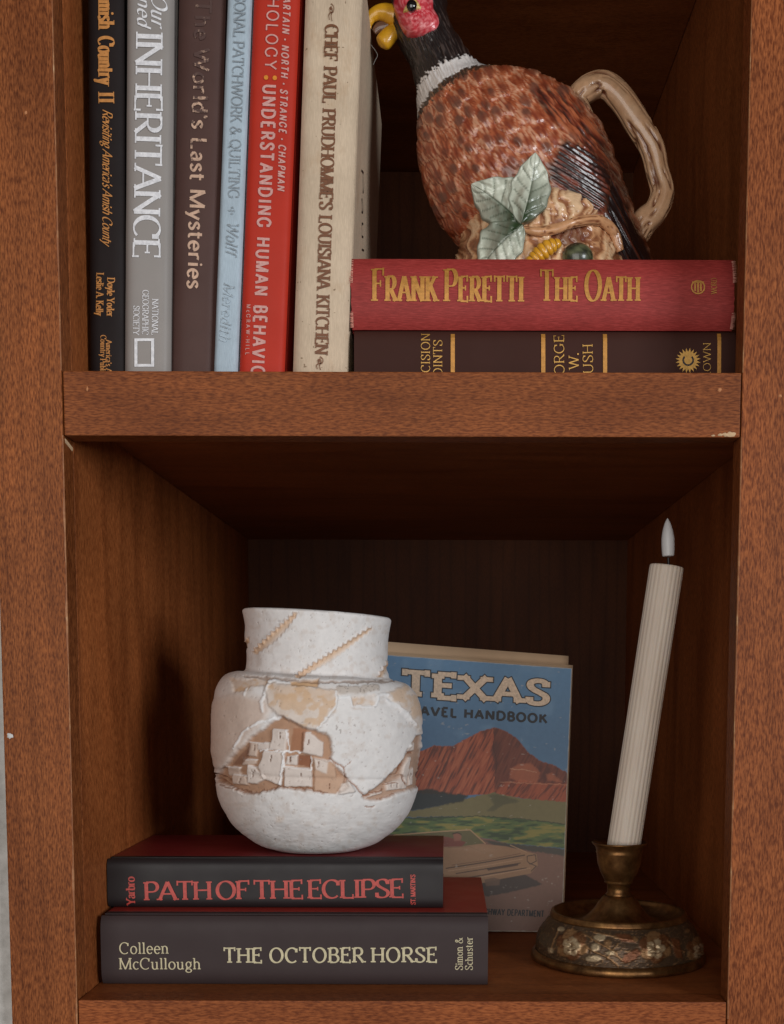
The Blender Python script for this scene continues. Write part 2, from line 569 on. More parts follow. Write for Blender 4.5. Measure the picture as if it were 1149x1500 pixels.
# ------------------------------------------------------------------ lettering
# glyph skeletons, cap height 1: l = line, a = arc(cx,cy,rx,ry,from,to), c = curve, d = dot; s/e = serif at start/end, T/U/V = arm ticks
G = {
 'A': (.86, [('l', .43, 1, .06, 0, 'e'), ('l', .43, 1, .80, 0, 'e'), ('l', .2, .34, .66, .34, '')]),
 'B': (.72, [('l', .14, 0, .14, 1, 'se'), ('l', .14, 1, .38, 1, ''), ('a', .38, .765, .22, .235, 90, -90), ('l', .4, .53, .14, .53, ''), ('a', .40, .265, .26, .265, 90, -90), ('l', .4, 0, .14, 0, '')]),
 'C': (.84, [('a', .46, .5, .38, .5, 48, 312), ('l', .735, .96, .735, .70, '')]),
 'D': (.9, [('l', .14, 0, .14, 1, 'se'), ('l', .14, 1, .40, 1, ''), ('a', .40, .5, .41, .5, 90, -90), ('l', .4, 0, .14, 0, '')]),
 'E': (.7, [('l', .14, 0, .14, 1, 'se'), ('l', .14, 1, .6, 1, 'T'), ('l', .14, .53, .48, .53, 'V'), ('l', .14, 0, .62, 0, 'U')]),
 'F': (.66, [('l', .14, 0, .14, 1, 'se'), ('l', .14, 1, .6, 1, 'T'), ('l', .14, .53, .46, .53, 'V')]),
 'G': (.92, [('a', .46, .5, .38, .5, 48, 325), ('l', .77, .42, .77, .1, 's'), ('l', .735, .96, .735, .70, '')]),
 'H': (.88, [('l', .14, 0, .14, 1, 'se'), ('l', .74, 0, .74, 1, 'se'), ('l', .14, .52, .74, .52, '')]),
 'I': (.34, [('l', .17, 0, .17, 1, 'se')]),
 'J': (.5, [('l', .32, 1, .32, .2, 's'), ('a', .18, .2, .14, .2, 0, -150)]),
 'K': (.8, [('l', .14, 0, .14, 1, 'se'), ('l', .16, .42, .64, 1, 'e'), ('l', .33, .62, .74, 0, 'e')]),
 'L': (.66, [('l', .14, 0, .14, 1, 'se'), ('l', .14, 0, .6, 0, 'U')]),
 'M': (1.0, [('l', .12, 0, .12, 1, 'se'), ('l', .12, 1, .5, 0, ''), ('l', .5, 0, .88, 1, ''), ('l', .88, 1, .88, 0, 'se')]),
 'N': (.88, [('l', .13, 0, .13, 1, 'se'), ('l', .13, 1, .75, 0, ''), ('l', .75, 0, .75, 1, 'e')]),
 'O': (.94, [('a', .47, .5, .38, .5, 0, 360)]),
 'P': (.7, [('l', .14, 0, .14, 1, 'se'), ('l', .14, 1, .4, 1, ''), ('a', .4, .73, .24, .27, 90, -90), ('l', .4, .46, .14, .46, '')]),
 'Q': (.94, [('a', .47, .5, .38, .5, 0, 360), ('l', .5, .2, .86, -.14, '')]),
 'R': (.78, [('l', .14, 0, .14, 1, 'se'), ('l', .14, 1, .4, 1, ''), ('a', .4, .74, .23, .26, 90, -90), ('l', .4, .48, .14, .48, ''), ('l', .36, .48, .72, 0, 'e')]),
 'S': (.68, [('c', .58, .82, .5, .96, .33, 1, .16, .92, .12, .76, .22, .61, .42, .47, .57, .34, .59, .17, .47, .03, .30, 0, .15, .05, .10, .18), ('l', .585, .97, .585, .74, ''), ('l', .10, .27, .10, .03, '')]),
 'T': (.78, [('l', .39, 0, .39, 1, 's'), ('l', .39, 1, .06, 1, 'T'), ('l', .39, 1, .72, 1, 'T')]),
 'U': (.88, [('l', .14, 1, .14, .34, 's'), ('a', .44, .34, .30, .34, 180, 360), ('l', .74, .34, .74, 1, 'e')]),
 'V': (.84, [('l', .05, 1, .42, 0, 's'), ('l', .42, 0, .79, 1, 'e')]),
 'W': (1.16, [('l', .05, 1, .34, 0, 's'), ('l', .34, 0, .58, 1, ''), ('l', .58, 1, .82, 0, ''), ('l', .82, 0, 1.11, 1, 'e')]),
 'X': (.84, [('l', .08, 0, .76, 1, 'se'), ('l', .08, 1, .76, 0, 'se')]),
 'Y': (.8, [('l', .05, 1, .4, .45, 's'), ('l', .75, 1, .4, .45, 's'), ('l', .4, .45, .4, 0, 'e')]),
 'Z': (.74, [('l', .08, 1, .66, 1, ''), ('l', .66, 1, .08, 0, ''), ('l', .08, 0, .68, 0, 'U')]),
 'a': (.54, [('c', .10, .53, .2, .65, .34, .64, .42, .5), ('l', .42, .52, .42, 0, 'R'), ('c', .42, .38, .26, .37, .11, .27, .10, .12, .2, .01, .33, .04, .42, .15)]),
 'b': (.58, [('l', .12, 1, .12, 0, 'q'), ('a', .30, .33, .20, .33, 0, 360)]),
 'c': (.5, [('a', .30, .33, .22, .33, 45, 315)]),
 'd': (.6, [('a', .28, .33, .20, .33, 0, 360), ('l', .46, 1, .46, 0, 'qR')]),
 'e': (.55, [('a', .29, .33, .21, .33, 0, 318), ('l', .08, .36, .5, .36, '')]),
 'f': (.38, [('l', .16, 0, .16, .78, 's'), ('a', .30, .78, .14, .2, 180, 50), ('l', .04, .64, .33, .64, '')]),
 'g': (.56, [('a', .27, .41, .18, .25, 0, 360), ('a', .27, -.12, .21, .16, 0, 360), ('c', .16, .2, .12, .1, .2, .04), ('l', .4, .6, .52, .66, '')]),
 'h': (.62, [('l', .12, 0, .12, 1, 'sq'), ('a', .30, .42, .18, .24, 180, 0), ('l', .48, .42, .48, 0, 'e')]),
 'i': (.28, [('l', .14, 0, .14, .66, 'sq'), ('d', .14, .88, .08)]),
 'j': (.28, [('l', .16, .66, .16, -.1, ''), ('a', .04, -.1, .12, .16, 0, -120), ('d', .16, .88, .08)]),
 'k': (.56, [('l', .12, 0, .12, 1, 'sq'), ('l', .12, .25, .44, .64, 'e'), ('l', .24, .38, .48, 0, 'e')]),
 'l': (.28, [('l', .14, 0, .14, 1, 'sq')]),
 'm': (.9, [('l', .12, 0, .12, .66, 'sq'), ('a', .28, .42, .16, .24, 180, 0), ('l', .44, .42, .44, 0, 's' and 'e'), ('a', .60, .42, .16, .24, 180, 0), ('l', .76, .42, .76, 0, 'e')]),
 'n': (.62, [('l', .12, 0, .12, .66, 'sq'), ('a', .30, .42, .18, .24, 180, 0), ('l', .48, .42, .48, 0, 'e')]),
 'o': (.6, [('a', .30, .33, .23, .33, 0, 360)]),
 'p': (.6, [('l', .12, -.28, .12, .66, 'sq'), ('a', .31, .33, .21, .33, 0, 360)]),
 'r': (.44, [('l', .12, 0, .12, .66, 'sq'), ('a', .29, .44, .17, .22, 175, 55)]),
 's': (.46, [('c', .38, .54, .31, .64, .2, .66, .1, .58, .1, .46, .22, .36, .36, .26, .38, .12, .28, .01, .16, .01, .07, .12)]),
 't': (.4, [('l', .16, .88, .16, .12, ''), ('a', .27, .12, .11, .12, 180, 300), ('l', .04, .64, .36, .64, '')]),
 'u': (.62, [('l', .12, .66, .12, .2, 'Q'), ('a', .29, .2, .17, .2, 180, 360), ('l', .46, .66, .46, 0, 'QR')]),
 'v': (.52, [('l', .04, .66, .26, 0, 's'), ('l', .26, 0, .48, .66, 'e')]),
 'w': (.76, [('l', .04, .66, .22, 0, 's'), ('l', .22, 0, .38, .66, ''), ('l', .38, .66, .54, 0, ''), ('l', .54, 0, .72, .66, 'e')]),
 'x': (.54, [('l', .06, 0, .48, .66, 'se'), ('l', .06, .66, .48, 0, 'se')]),
 'y': (.54, [('l', .05, .66, .27, 0, 's'), ('l', .49, .66, .18, -.26, 's'), ('d', .15, -.25, .07)]),
 '&': (.86, [('c', .80, .02, .6, .24, .36, .56, .24, .76, .30, .96, .44, .98, .5, .84, .42, .66, .2, .46, .1, .24, .2, .04, .42, .0, .62, .18, .72, .46)]),
 "'": (.2, [('l', .1, 1, .08, .76, '')]),
 '.': (.24, [('d', .12, .05, .09)]),
 '-': (.34, [('l', .05, .36, .29, .36, '')]),
 '·': (.3, [('d', .15, .42, .14)]),
 ':': (.36, [('d', .18, .16, .15), ('d', .18, .74, .15)]),
 '*': (.6, [('d', .3, .68, .12), ('d', .3, .3, .12), ('d', .12, .49, .12), ('d', .48, .49, .12), ('l', .3, .3, .3, .05, '')]),
 '~': (.9, [('c', .05, .5, .2, .8, .42, .75, .45, .45, .3, .3, .2, .5, .38, .62, .6, .5, .85, .62), ('d', .3, .5, .12), ('c', .45, .4, .6, .2, .8, .3)]),
 '<': (.6, [('c', .1, .1, .2, .5, .5, .55), ('c', .1, .4, .3, .7, .5, .9)]),
}


def glyph_strokes(ch, st):
    """list of (points, flags, dot) for one glyph"""
    adv, ss = G[ch]
    out = []
    for s in ss:
        k = s[0]
        if k == 'l':
            out.append((np.array([(s[1], s[2]), (s[3], s[4])]), s[5], None))
        elif k == 'a':
            n = max(6, int(abs(s[6] - s[5]) / 15))
            t = np.radians(np.linspace(s[5], s[6], n + 1))
            out.append((np.stack((s[1] + s[3] * np.cos(t), s[2] + s[4] * np.sin(t)), 1), '', None))
        elif k == 'c':
            p = np.array(s[1:]).reshape(-1, 2)
            out.append((catmull(p, len(p) * 4), '', None))
        else:
            out.append((np.array([(s[1], s[2])]), '', s[3]))
    return adv, out


def text(M, parent, name, s, p0, p1, cap, material, thick=.15, thin=.06, serif=.10, slant=0.0, track=.04, caps=False, nib=10, grow=0.0, lift=0.0, space=.36):
    """lettering as thin raised shapes on a surface: M(a, b, lift) maps surface metres to the world"""
    p0, p1 = np.array(p0, float), np.array(p1, float)
    items = []; x = 0.0
    for ch in s:
        if ch == ' ':
            x += space; continue
        k = 1.0
        if caps and ch.islower():
            ch = ch.upper(); k = .76
        adv, st = glyph_strokes(ch, None)
        items.append((st, x, k))
        x += adv * k + track
    x -= track
    Lg = np.linalg.norm(p1 - p0)
    sx = Lg / x
    u = (p1 - p0) / Lg
    v = np.array((-u[1], u[0]))
    V, Fc = [], []
    order = [0]

    def put(pl, pr):
        b = len(V); z = lift + order[0] * 0.000006
        for a, c in zip(pl, pr):
            for q in (a, c):
                w = p0 + u * (q[0] + slant * q[1]) + v * q[1]
                V.append(M(w[0], w[1], z))
        for i in range(len(pl) - 1):
            Fc.append((b + 2 * i, b + 2 * i + 1, b + 2 * i + 3, b + 2 * i + 2))
        order[0] += 1

    def width(d):
        ph = math.atan2(d[1], d[0]) - math.radians(nib)
        return math.hypot(thick * math.sin(ph), thin * math.cos(ph)) * cap + 2 * grow

    def bar(cx, cy, hw, hh):
        hw += grow; hh += grow
        put([(cx - hw, cy - hh), (cx - hw, cy + hh)], [(cx + hw, cy - hh), (cx + hw, cy + hh)])

    for st, x0, k in items:
        order[0] = 0
        for pts, fl, dot in st:
            q = np.stack(((pts[:, 0] * k + x0) * sx, pts[:, 1] * k * cap), 1)
            if dot is not None:
                r = dot * cap * k + grow
                t = np.linspace(0, 2 * math.pi, 13)
                put([(q[0][0] + r * math.cos(a), q[0][1] + r * math.sin(a)) for a in t[:7]],
                    [(q[0][0] + r * math.cos(-a), q[0][1] + r * math.sin(-a)) for a in t[:7]])
                continue
            if len(q) == 2:
                d = (q[1] - q[0]); ln = np.linalg.norm(d); d = d / ln
                e = thin * cap * 0.5 if abs(d[0]) < 0.95 and not fl else 0
                a0, a1 = q[0] - d * grow, q[1] + d * grow
                n = max(2, int(ln / (0.22 * cap)) + 1)
                q2 = np.array([a0 + (a1 - a0) * i / (n - 1) for i in range(n)])
                hw = width(d) / 2
                nn = np.array((-d[1], d[0]))
                put(q2 + nn * hw, q2 - nn * hw)
                hb = thin * cap * 0.5
                sl = serif * cap * k
                if serif > 0:
                    stem = thick * cap * 0.5
                    for key, i in (('s', 0), ('e', 1), ('q', 1), ('Q', 0), ('R', 1)):
                        if key in fl:
                            i2 = i
                            if key == 'q': i2 = 0 if pts[0][1] > pts[1][1] else 1
                            end = q[i2]
                            up = 1 if end[1] < q[1 - i2][1] else -1
                            if key in 'qQ': bar(end[0] - (stem + sl) / 2, end[1] + up * hb, (stem + sl) / 2, hb)
                            elif key == 'R': bar(end[0] + (stem + sl) / 2, end[1] + up * hb, (stem + sl) / 2, hb)
                            else: bar(end[0], end[1] + up * hb, stem + sl, hb)
                    tk = 0.22 * cap * k
                    e = q[1]
                    if 'T' in fl: bar(e[0], e[1] - tk * .5 + hb, thin * cap * .6, tk * .6)
                    if 'U' in fl: bar(e[0], e[1] + tk * .5 - hb, thin * cap * .6, tk * .6)
                    if 'V' in fl: bar(e[0], e[1], thin * cap * .5, tk * .45)
            else:
                d = np.gradient(q, axis=0)
                d /= np.maximum(np.linalg.norm(d, axis=1), 1e-9)[:, None]
                if np.allclose(q[0], q[-1], atol=cap * 1e-3):
                    d[0] = d[-1] = _n(q[1] - q[-2])
                hw = np.array([width(t) for t in d]) / 2
                nn = np.stack((-d[:, 1], d[:, 0]), 1)
                put(q + nn * hw[:, None], q - nn * hw[:, None])
    return mesh(name, V, Fc, material, parent, smooth=False)


# ------------------------------------------------------------------ books
GOLD = foil("gold_foil", C(206, 158, 78), 0.35, 0.42)
GOLD2 = foil("deep_gold_foil", C(196, 138, 62), 0.3, 0.45)
YEL = foil("ochre_ink", C(204, 138, 70), 0.0, 0.55)


class Book:
    """a book seen spine on; a runs to the right and b upward across the spine, d into the shelf"""

    def __init__(self, name, label, px0, Y, sa, sb, depth, upright, rot=0.0, yaw=0.0, bulge=0.004, power=2.5,
                 spine=None, cover=None, group=None, z=None, pages=None, wrap=0.0, fray=0.0):
        self.Y = Y
        o = P(px0[0], px0[1], Y)
        if z is not None: o[2] = z
        r = math.radians(rot); yw = math.radians(yaw)
        self.ea = np.array((math.cos(r) * math.cos(yw), math.cos(r) * math.sin(yw), math.sin(r)))
        self.eb = np.array((-math.sin(r), 0, math.cos(r)))
        self.ed = np.array((-math.sin(yw), math.cos(yw), 0))
        self.O = o
        self.sa, self.sb = sa, sb
        self.T, self.L = (sa, sb) if upright else (sb, sa)
        self.up = upright
        self.bulge, self.power = bulge, power
        base = o + self.ea * sa / 2 + self.ed * depth / 2
        self.root = empty(name, base, label, "book", group)
        T, L = self.T, self.L
        ns, nt = 28, 34
        prof = [(0.0011, bulge + 0.008), (0.0003, bulge + 0.003)]
        prof += [(T * s, self.dep(T * s)) for s in (0.5 - 0.5 * np.cos(np.pi * np.linspace(0, 1, ns)))]
        prof += [(T - 0.0003, bulge + 0.003), (T - 0.0011, bulge + 0.008)]
        inner = [(min(max(s, 0.0024), T - 0.0024), d + 0.0016) for s, d in prof[::-1]]
        ring = prof + inner
        m = len(ring)
        V = []
        for i in range(nt):
            t = L * i / (nt - 1)
            for s, d in ring:
                tt, dd, ss = t, d, s
                j = vnoise(np.array([[t * 45 + name.__len__(), s * 90, T * 999]]))[0] - 0.5
                dd += j * 0.0005
                if fray and i in (0, nt - 1):
                    tt += (vnoise(np.array([[s * 900, i * 3.1, 5]]))[0] - 0.6) * fray * (1 if i else -1)
                if i in (0, nt - 1): dd += 0.0002
                V.append(self.w(ss, tt, dd))
        f = grid_faces(nt, m, True)
        f.append(tuple(range(m))); f.append(tuple(range((nt - 1) * m, nt * m)))
        self.spine = mesh("spine", V, f, spine, self.root)
        self.spine.data.set_sharp_from_angle(angle=0.7)
        self.board(0.0, 0.0028, bulge + 0.0085, depth, cover or spine, spine, wrap)
        self.board(T - 0.0028, T, bulge + 0.0085, depth, cover or spine, spine, wrap)
        self.slab("page_block", 0.003, T - 0.003, 0.0035, L - 0.0035, bulge + 0.0022, depth - 0.004, pages or PAPER)

    def dep(self, s):
        return self.bulge * abs(2 * s / self.T - 1) ** self.power

    def w(self, s, t, d):
        a, b = (s, t) if self.up else (t, s)
        return self.O + self.ea * a + self.eb * b + self.ed * d

    def slab(self, name, s0, s1, t0, t1, d0, d1, material, bev=0.0006):
        bm = bmesh.new()
        bmesh.ops.create_cube(bm, size=1)
        for v in bm.verts:
            v.co = Vector(((s0 + s1) / 2 + v.co.x * (s1 - s0), (t0 + t1) / 2 + v.co.y * (t1 - t0), (d0 + d1) / 2 + v.co.z * (d1 - d0)))
        bmesh.ops.bevel(bm, geom=bm.edges[:], offset=bev, segments=2, affect='EDGES', profile=0.6)
        vs = [self.w(*v.co) for v in bm.verts]
        for i, v in enumerate(bm.verts): v.index = i
        fs = [[v.index for v in f.verts] for f in bm.faces]
        bm.free()
        return mesh(name, vs, fs, material, self.root, smooth=False)

    def board(self, s0, s1, d0, d1, cover, spine, wrap):
        if wrap:      # the jacket's spine colour carries on a little way over the board
            self.slab("jacket_wrap", s0, s1, 0, self.L, d0 - 0.0012, d0 + wrap - 0.0001, spine, 0.0002)
        self.slab("cover_board", s0, s1, 0, self.L, d0 + wrap, d1, cover, 0.0002 if wrap else 0.0007)

    def px(self, x, y):
        """surface coordinates (a, b) of a photo pixel on the spine plane"""
        q = P(x, y, self.Y) - self.O
        return float(q @ self.ea), float(q @ self.eb)

    def M(self, a, b, lift):
        s = a if self.up else b
        return self.O + self.ea * a + self.eb * b + self.ed * (self.dep(min(max(s, 0), self.T)) - 0.0006 - lift)

    def text(self, s, q0, q1, cap, material, name="title_lettering", **kw):
        k = (self.Y + D) / F
        return text(self.M, self.root, name, s, self.px(*q0), self.px(*q1), cap * k, material, **kw)

    def patch(self, name, quads, material, lift=0.0, parent=None):
        """flat printed shapes given as photo-pixel polygons (quad strips)"""
        V, Fc = [], []
        for poly in quads:
            b = len(V)
            pp = [np.array(self.px(x, y)) for x, y in poly]
            if len(pp) == 4 and not self.up:
                for i in range(15):
                    k = i / 14
                    for q in (pp[0] + (pp[3] - pp[0]) * k, pp[1] + (pp[2] - pp[1]) * k):
                        V.append(self.M(q[0], q[1], lift))
                for i in range(14):
                    Fc.append((b + 2 * i, b + 2 * i + 1, b + 2 * i + 3, b + 2 * i + 2))
                continue
            for q in pp:
                V.append(self.M(q[0], q[1], lift))
            Fc.append(tuple(range(b, b + len(poly))))
        return mesh(name, V, Fc, material, parent or self.root, smooth=False)


YS = 0.045
KS = (YS + D) / F          # metres per photo pixel on that plane
SHELF = Z_UP - 0.0005


def standing(name, label, xb0, xb1, xt0, xt1, height, depth, spine, cover=None, **kw):
    """an upright book from its spine edges at photo rows 540 and 5"""
    Yk = kw.pop("Y", YS)
    A0, A1 = P(xb0, 540, Yk), P(xb1, 540, Yk)
    B0 = P(xt0, 5, Yk); B1 = P(xt1, 5, Yk)
    cb, ct = (A0 + A1) / 2, (B0 + B1) / 2
    th = (np.linalg.norm(A1 - A0) + np.linalg.norm(B1 - B0)) / 2
    lean = math.atan2(ct[0] - cb[0], ct[2] - cb[2])
    o = cb + (ct - cb) * ((SHELF - cb[2]) / (ct[2] - cb[2]))
    b = Book.__new__(Book)
    O = o - np.array((math.cos(lean), 0, -math.sin(lean))) * th / 2
    low = min(O[2], O[2] - math.sin(lean) * th)
    O[2] += SHELF - low + 0.0004
    q = proj([O])[0]
    return Book(name, label, q, Yk, th, height, depth, True, rot=-math.degrees(lean), spine=spine, cover=cover, **kw)


GRP = "books standing upright on the upper shelf"
# black book
m_black = plain("black_jacket", C(34, 27, 27), 0.6, var=0.15, bump=0.05, spec=0.18)
b = standing("book", "slim black book with gold lettering, against the left side panel of the upper shelf", 133, 181, 125, 182.5, 0.285, 0.215, m_black, group=GRP, bulge=0.003, power=5, Y=0.047)
TX = dict(thick=.17, thin=.05, serif=.08)
for t_, y0, y1 in (("Amish", -15, 43), ("Country", 54, 124), ("II", 135, 152)):
    b.text(t_, (144.6, y0), (145, y1), 22, YEL, thick=.2, thin=.05, serif=.07, track=.03)
b.text("Revisiting America's Amish County", (151, 160), (151, 358), 13.5, YEL, "subtitle_lettering", thick=.13, thin=.045, serif=0, slant=.42, track=-.03, nib=30, space=.28)
b.text("Doyle Yoder", (158, 407), (157, 464), 10.5, YEL, "author_lettering", **TX)
b.text("Leslie A. Kelly", (142, 400), (141, 462), 10.5, YEL, "author_lettering", **TX)
b.text("America's Amish", (156, 498), (156, 565), 8.0, YEL, "publisher_lettering", **TX)
b.text("Country Publications", (148, 491), (147, 572), 8.0, YEL, "publisher_lettering", **TX)

# grey book
m_grey = plain("grey_jacket", C(148, 142, 138), 0.45, var=0.06, scale=25, spec=0.3)
INK_W = foil("white_ink", C(232, 232, 236), 0, 0.5)
b = standing("book", "wide grey book with large white serif title, beside the slim black book", 181.5, 248, 184, 254, 0.29, 0.22, m_grey, group=GRP, bulge=0.004, power=6, Y=0.044)
b.text("Our", (223, -10), (222, 38), 21, INK_W, thick=.16, thin=.05, serif=0, slant=.35, nib=30)
b.text("Threatened", (203, -100), (202, 38), 19, INK_W, thick=.16, thin=.05, serif=0, slant=.35, nib=30)
b.text("INHERITANCE", (200, 46), (196, 379), 37, INK_W, thick=.17, thin=.06, serif=.07, track=-.02)
for t_, x0, y0, y1 in (("NATIONAL", 223.5, 438, 491), ("GEOGRAPHIC", 209.5, 425, 491), ("SOCIETY", 196, 448, 491)):
    b.text(t_, (x0, y0), (x0 - .6, y1), 8.8, INK_W, "publisher_lettering", thick=.13, thin=.06, serif=.06, track=0)
b.patch("emblem_frame", [[(197.5, 496), (226.5, 496), (226.5, 500), (197.5, 500)], [(197.5, 533.5), (226.5, 533.5), (226.5, 537.5), (197.5, 537.5)],
                         [(197.5, 500), (202, 500), (202, 533.5), (197.5, 533.5)], [(222, 500), (226.5, 500), (226.5, 533.5), (222, 533.5)]], INK_W)

# brown book
c_br = C(82, 58, 53)
m_brown = plain("brown_jacket", c_br, 0.5, var=0.1, scale=40, spec=0.22)
worn_gold = foil("rubbed_gold", C(206, 170, 146), 0.15, 0.5, worn=c_br, z0=ZC + 0.30, z1=ZC + 0.425, amount=0.62)
b = standing("book", "dark brown book with rubbed pale gold title, beside the wide grey book", 250, 313, 258.5, 331.5, 0.282, 0.225, m_brown, group=GRP, bulge=0.004, power=3.5, Y=0.049)
b.text("The World's Last Mysteries", (287.5, -2), (275, 423), 21, worn_gold, thick=.20, thin=.13, serif=.0, track=.06, nib=20)

# pale blue book
c_pb = C(176, 193, 206)
m_pale = cloth("pale_blue_cloth", c_pb, 2, 0.08, 0.7, 0.5)
worn_sil = foil("rubbed_silver", C(140, 150, 158), 0.1, 0.5, worn=c_pb, z0=ZC + 0.36, z1=ZC + 0.18, amount=0.40)
b = standing("book", "narrow pale blue book with faint silver lettering, beside the dark brown book", 313.5, 347.5, 332.5, 369, 0.28, 0.2, m_pale, group=GRP, bulge=0.0025, power=6, Y=0.045)
b.text("PERSONAL PATCHWORK & QUILTING", (346, -42), (335, 291), 15, worn_sil, thick=.13, thin=.05, serif=.06, track=0)
b.text("*", (335, 301), (334, 316), 12, worn_sil, "ornament")
b.text("Wolff", (334, 324), (331, 372), 16, worn_sil, "author_lettering", thick=.13, thin=.05, serif=.05, slant=.25)
b.text("Meredith", (329, 414), (322, 500), 15, worn_sil, "publisher_lettering", thick=.13, thin=.05, serif=.05, slant=.25, track=.06)

# red upright book
m_red = plain("scarlet_cover", C(184, 48, 30), 0.55, var=0.08, scale=30, bump=0.12, bscale=1500, spec=0.25)
PINKW = foil("pale_pink_ink", C(214, 160, 152), 0, 0.55)
DOT = foil("amber_ink", C(226, 140, 30), 0, 0.5)
b = standing("book", "scarlet red book with pale capitals and two amber dots on its spine", 351, 416, 370.5, 439.5, 0.262, 0.215, m_red, group=GRP, bulge=0.003, power=7, Y=0.045)
b.text("PSYCHOLOGY", (395.5, -70), (388.5, 102), 16, PINKW, thick=.13, thin=.13, serif=0, track=.22)
b.text(":", (387, 106), (386.5, 122), 21, DOT, "ornament")
b.text("UNDERSTANDING HUMAN BEHAVIOR", (386.5, 124), (368.5, 566), 17.5, PINKW, thick=.2, thin=.2, serif=0, track=.24, space=.7)
b.text("SARTAIN · NORTH · STRANGE · CHAPMAN", (416, -12), (407, 279), 9.5, PINKW, "author_lettering", thick=.2, thin=.2, serif=0, track=.32, slant=.15, space=.55)
b.text("McGRAW-HILL", (361.8, 446), (360, 520), 5.5, PINKW, "publisher_lettering", thick=.16, thin=.16, serif=0, track=.5)

# cream cookery book
m_cream = cloth("cream_cloth", C(208, 187, 162), 2, 0.08, 0.8, 0.7, stain=C(176, 138, 100))
BRN = foil("brown_ink", C(120, 74, 44), 0.1, 0.5)
b = standing("book", "thick cream cloth book with brown capitals, leaning beside the stacked red book", 429, 508, 446, 529, 0.249, 0.212, m_cream, group=GRP, bulge=0.004, power=5, Y=0.043)
b.text("~", (480, 4), (479.5, 33), 11, BRN, "ornament", thick=.14, thin=.08)
b.text("CHEF PAUL PRUDHOMME'S LOUISIANA KITCHEN", (477, 36), (462, 519), 18, BRN, thick=.20, thin=.075, serif=.08, track=.0, space=.5)
b.text("~", (462, 521), (461, 543), 14, BRN, "ornament", thick=.14, thin=.08)
THREAD_BOOK = b
# scribbled signature showing dark on the cover board
SIG = foil("dark_ink", C(40, 24, 20), 0, 0.6)
def sig_map(a, bb, lift):
    return b.w(b.T + 0.0003 + lift, bb, a)
text(sig_map, b.root, "signature_lettering", "Paul", (0.045, 0.150), (0.075, 0.105), 0.016, SIG, thick=.09, thin=.04, serif=0, slant=.3, nib=30)

# stack on the upper shelf
GRP2 = "books lying in a stack on the upper shelf"
m_dp = plain("chocolate_jacket", C(66, 40, 34), 0.6, var=0.08, scale=30, spec=0.1)
YD = 0.050
zb = P(600, 484.5, YD + 0.002)[2]
thk = zb - SHELF - 0.0003
w_dp = P(1078, 520, YD)[0] - P(519, 520, YD)[0]
b = Book("book", "dark brown book with gold bars lying under the red cloth book", (519, 540), YD, w_dp, thk, 0.158, False, bulge=0.003, power=8, spine=m_dp, group=GRP2, z=SHELF + 0.0003)
GB = dict(thick=.11, thin=.06, serif=.07, track=.06)
k_ = thk / ((YD + D) / F)
b.text("DECISION", (630, 537 + 32), (630, 488), 12.5, GOLD, thick=.11, thin=.05, serif=.07, track=.06)
b.text("POINTS", (648, 537 + 26), (648, 498), 12.5, GOLD, thick=.11, thin=.05, serif=.07, track=.06)
b.text("GEORGE", (827, 537 + 42), (826, 490), 14, GOLD, "author_lettering", **GB)
b.text("W.", (848, 541), (847.5, 517), 14, GOLD, "author_lettering", **GB)
b.text("BUSH", (869, 537 + 24), (868, 504), 14, GOLD, "author_lettering", **GB)
bars = []
for x in (663.5, 796, 886.5):
    bars.append([(x - 3, 489), (x + 3, 489), (x + 3, 570), (x - 3, 570)])
bars.append([(1051, 488), (1056.5, 488), (1056, 570), (1050.5, 570)])
b.patch("gold_bar", bars[0:1], GOLD2); b.patch("gold_bar", bars[1:2], GOLD2); b.patch("gold_bar", bars[2:3], GOLD2); b.patch("gold_bar", bars[3:4], GOLD2)
sun = []
for j in range(40):
    r_ = 18.5 if j % 2 else 12.5
    sun.append((1008 + r_ * math.cos(j * math.pi / 20), 528.5 + r_ * math.sin(j * math.pi / 20)))
sun_o = b.patch("sun_emblem", [[(1008, 528.5), sun[j], sun[(j + 1) % 40]] for j in range(40)], GOLD)
DARKP = foil("dark_print", C(40, 26, 22), 0, 0.5)
def ringarc(cx, cy, r0, r1, a0, a1, n=16):
    out = []
    for i in range(n):
        t0, t1 = (math.radians(a0 + (a1 - a0) * (i + q) / n) for q in (0, 1))
        out.append([(cx + r0 * math.cos(t0), cy + r0 * math.sin(t0)), (cx + r1 * math.cos(t0), cy + r1 * math.sin(t0)), (cx + r1 * math.cos(t1), cy + r1 * math.sin(t1)), (cx + r0 * math.cos(t1), cy + r0 * math.sin(t1))])
    return out
b.patch("emblem_letter", ringarc(1008, 528, 6, 8.6, -45, 225), DARKP, 0.0001, sun_o)
b.text("CROWN", (1041, 568), (1041, 502), 10.5, GOLD, "publisher_lettering", thick=.09, thin=.05, serif=.06, track=.05)

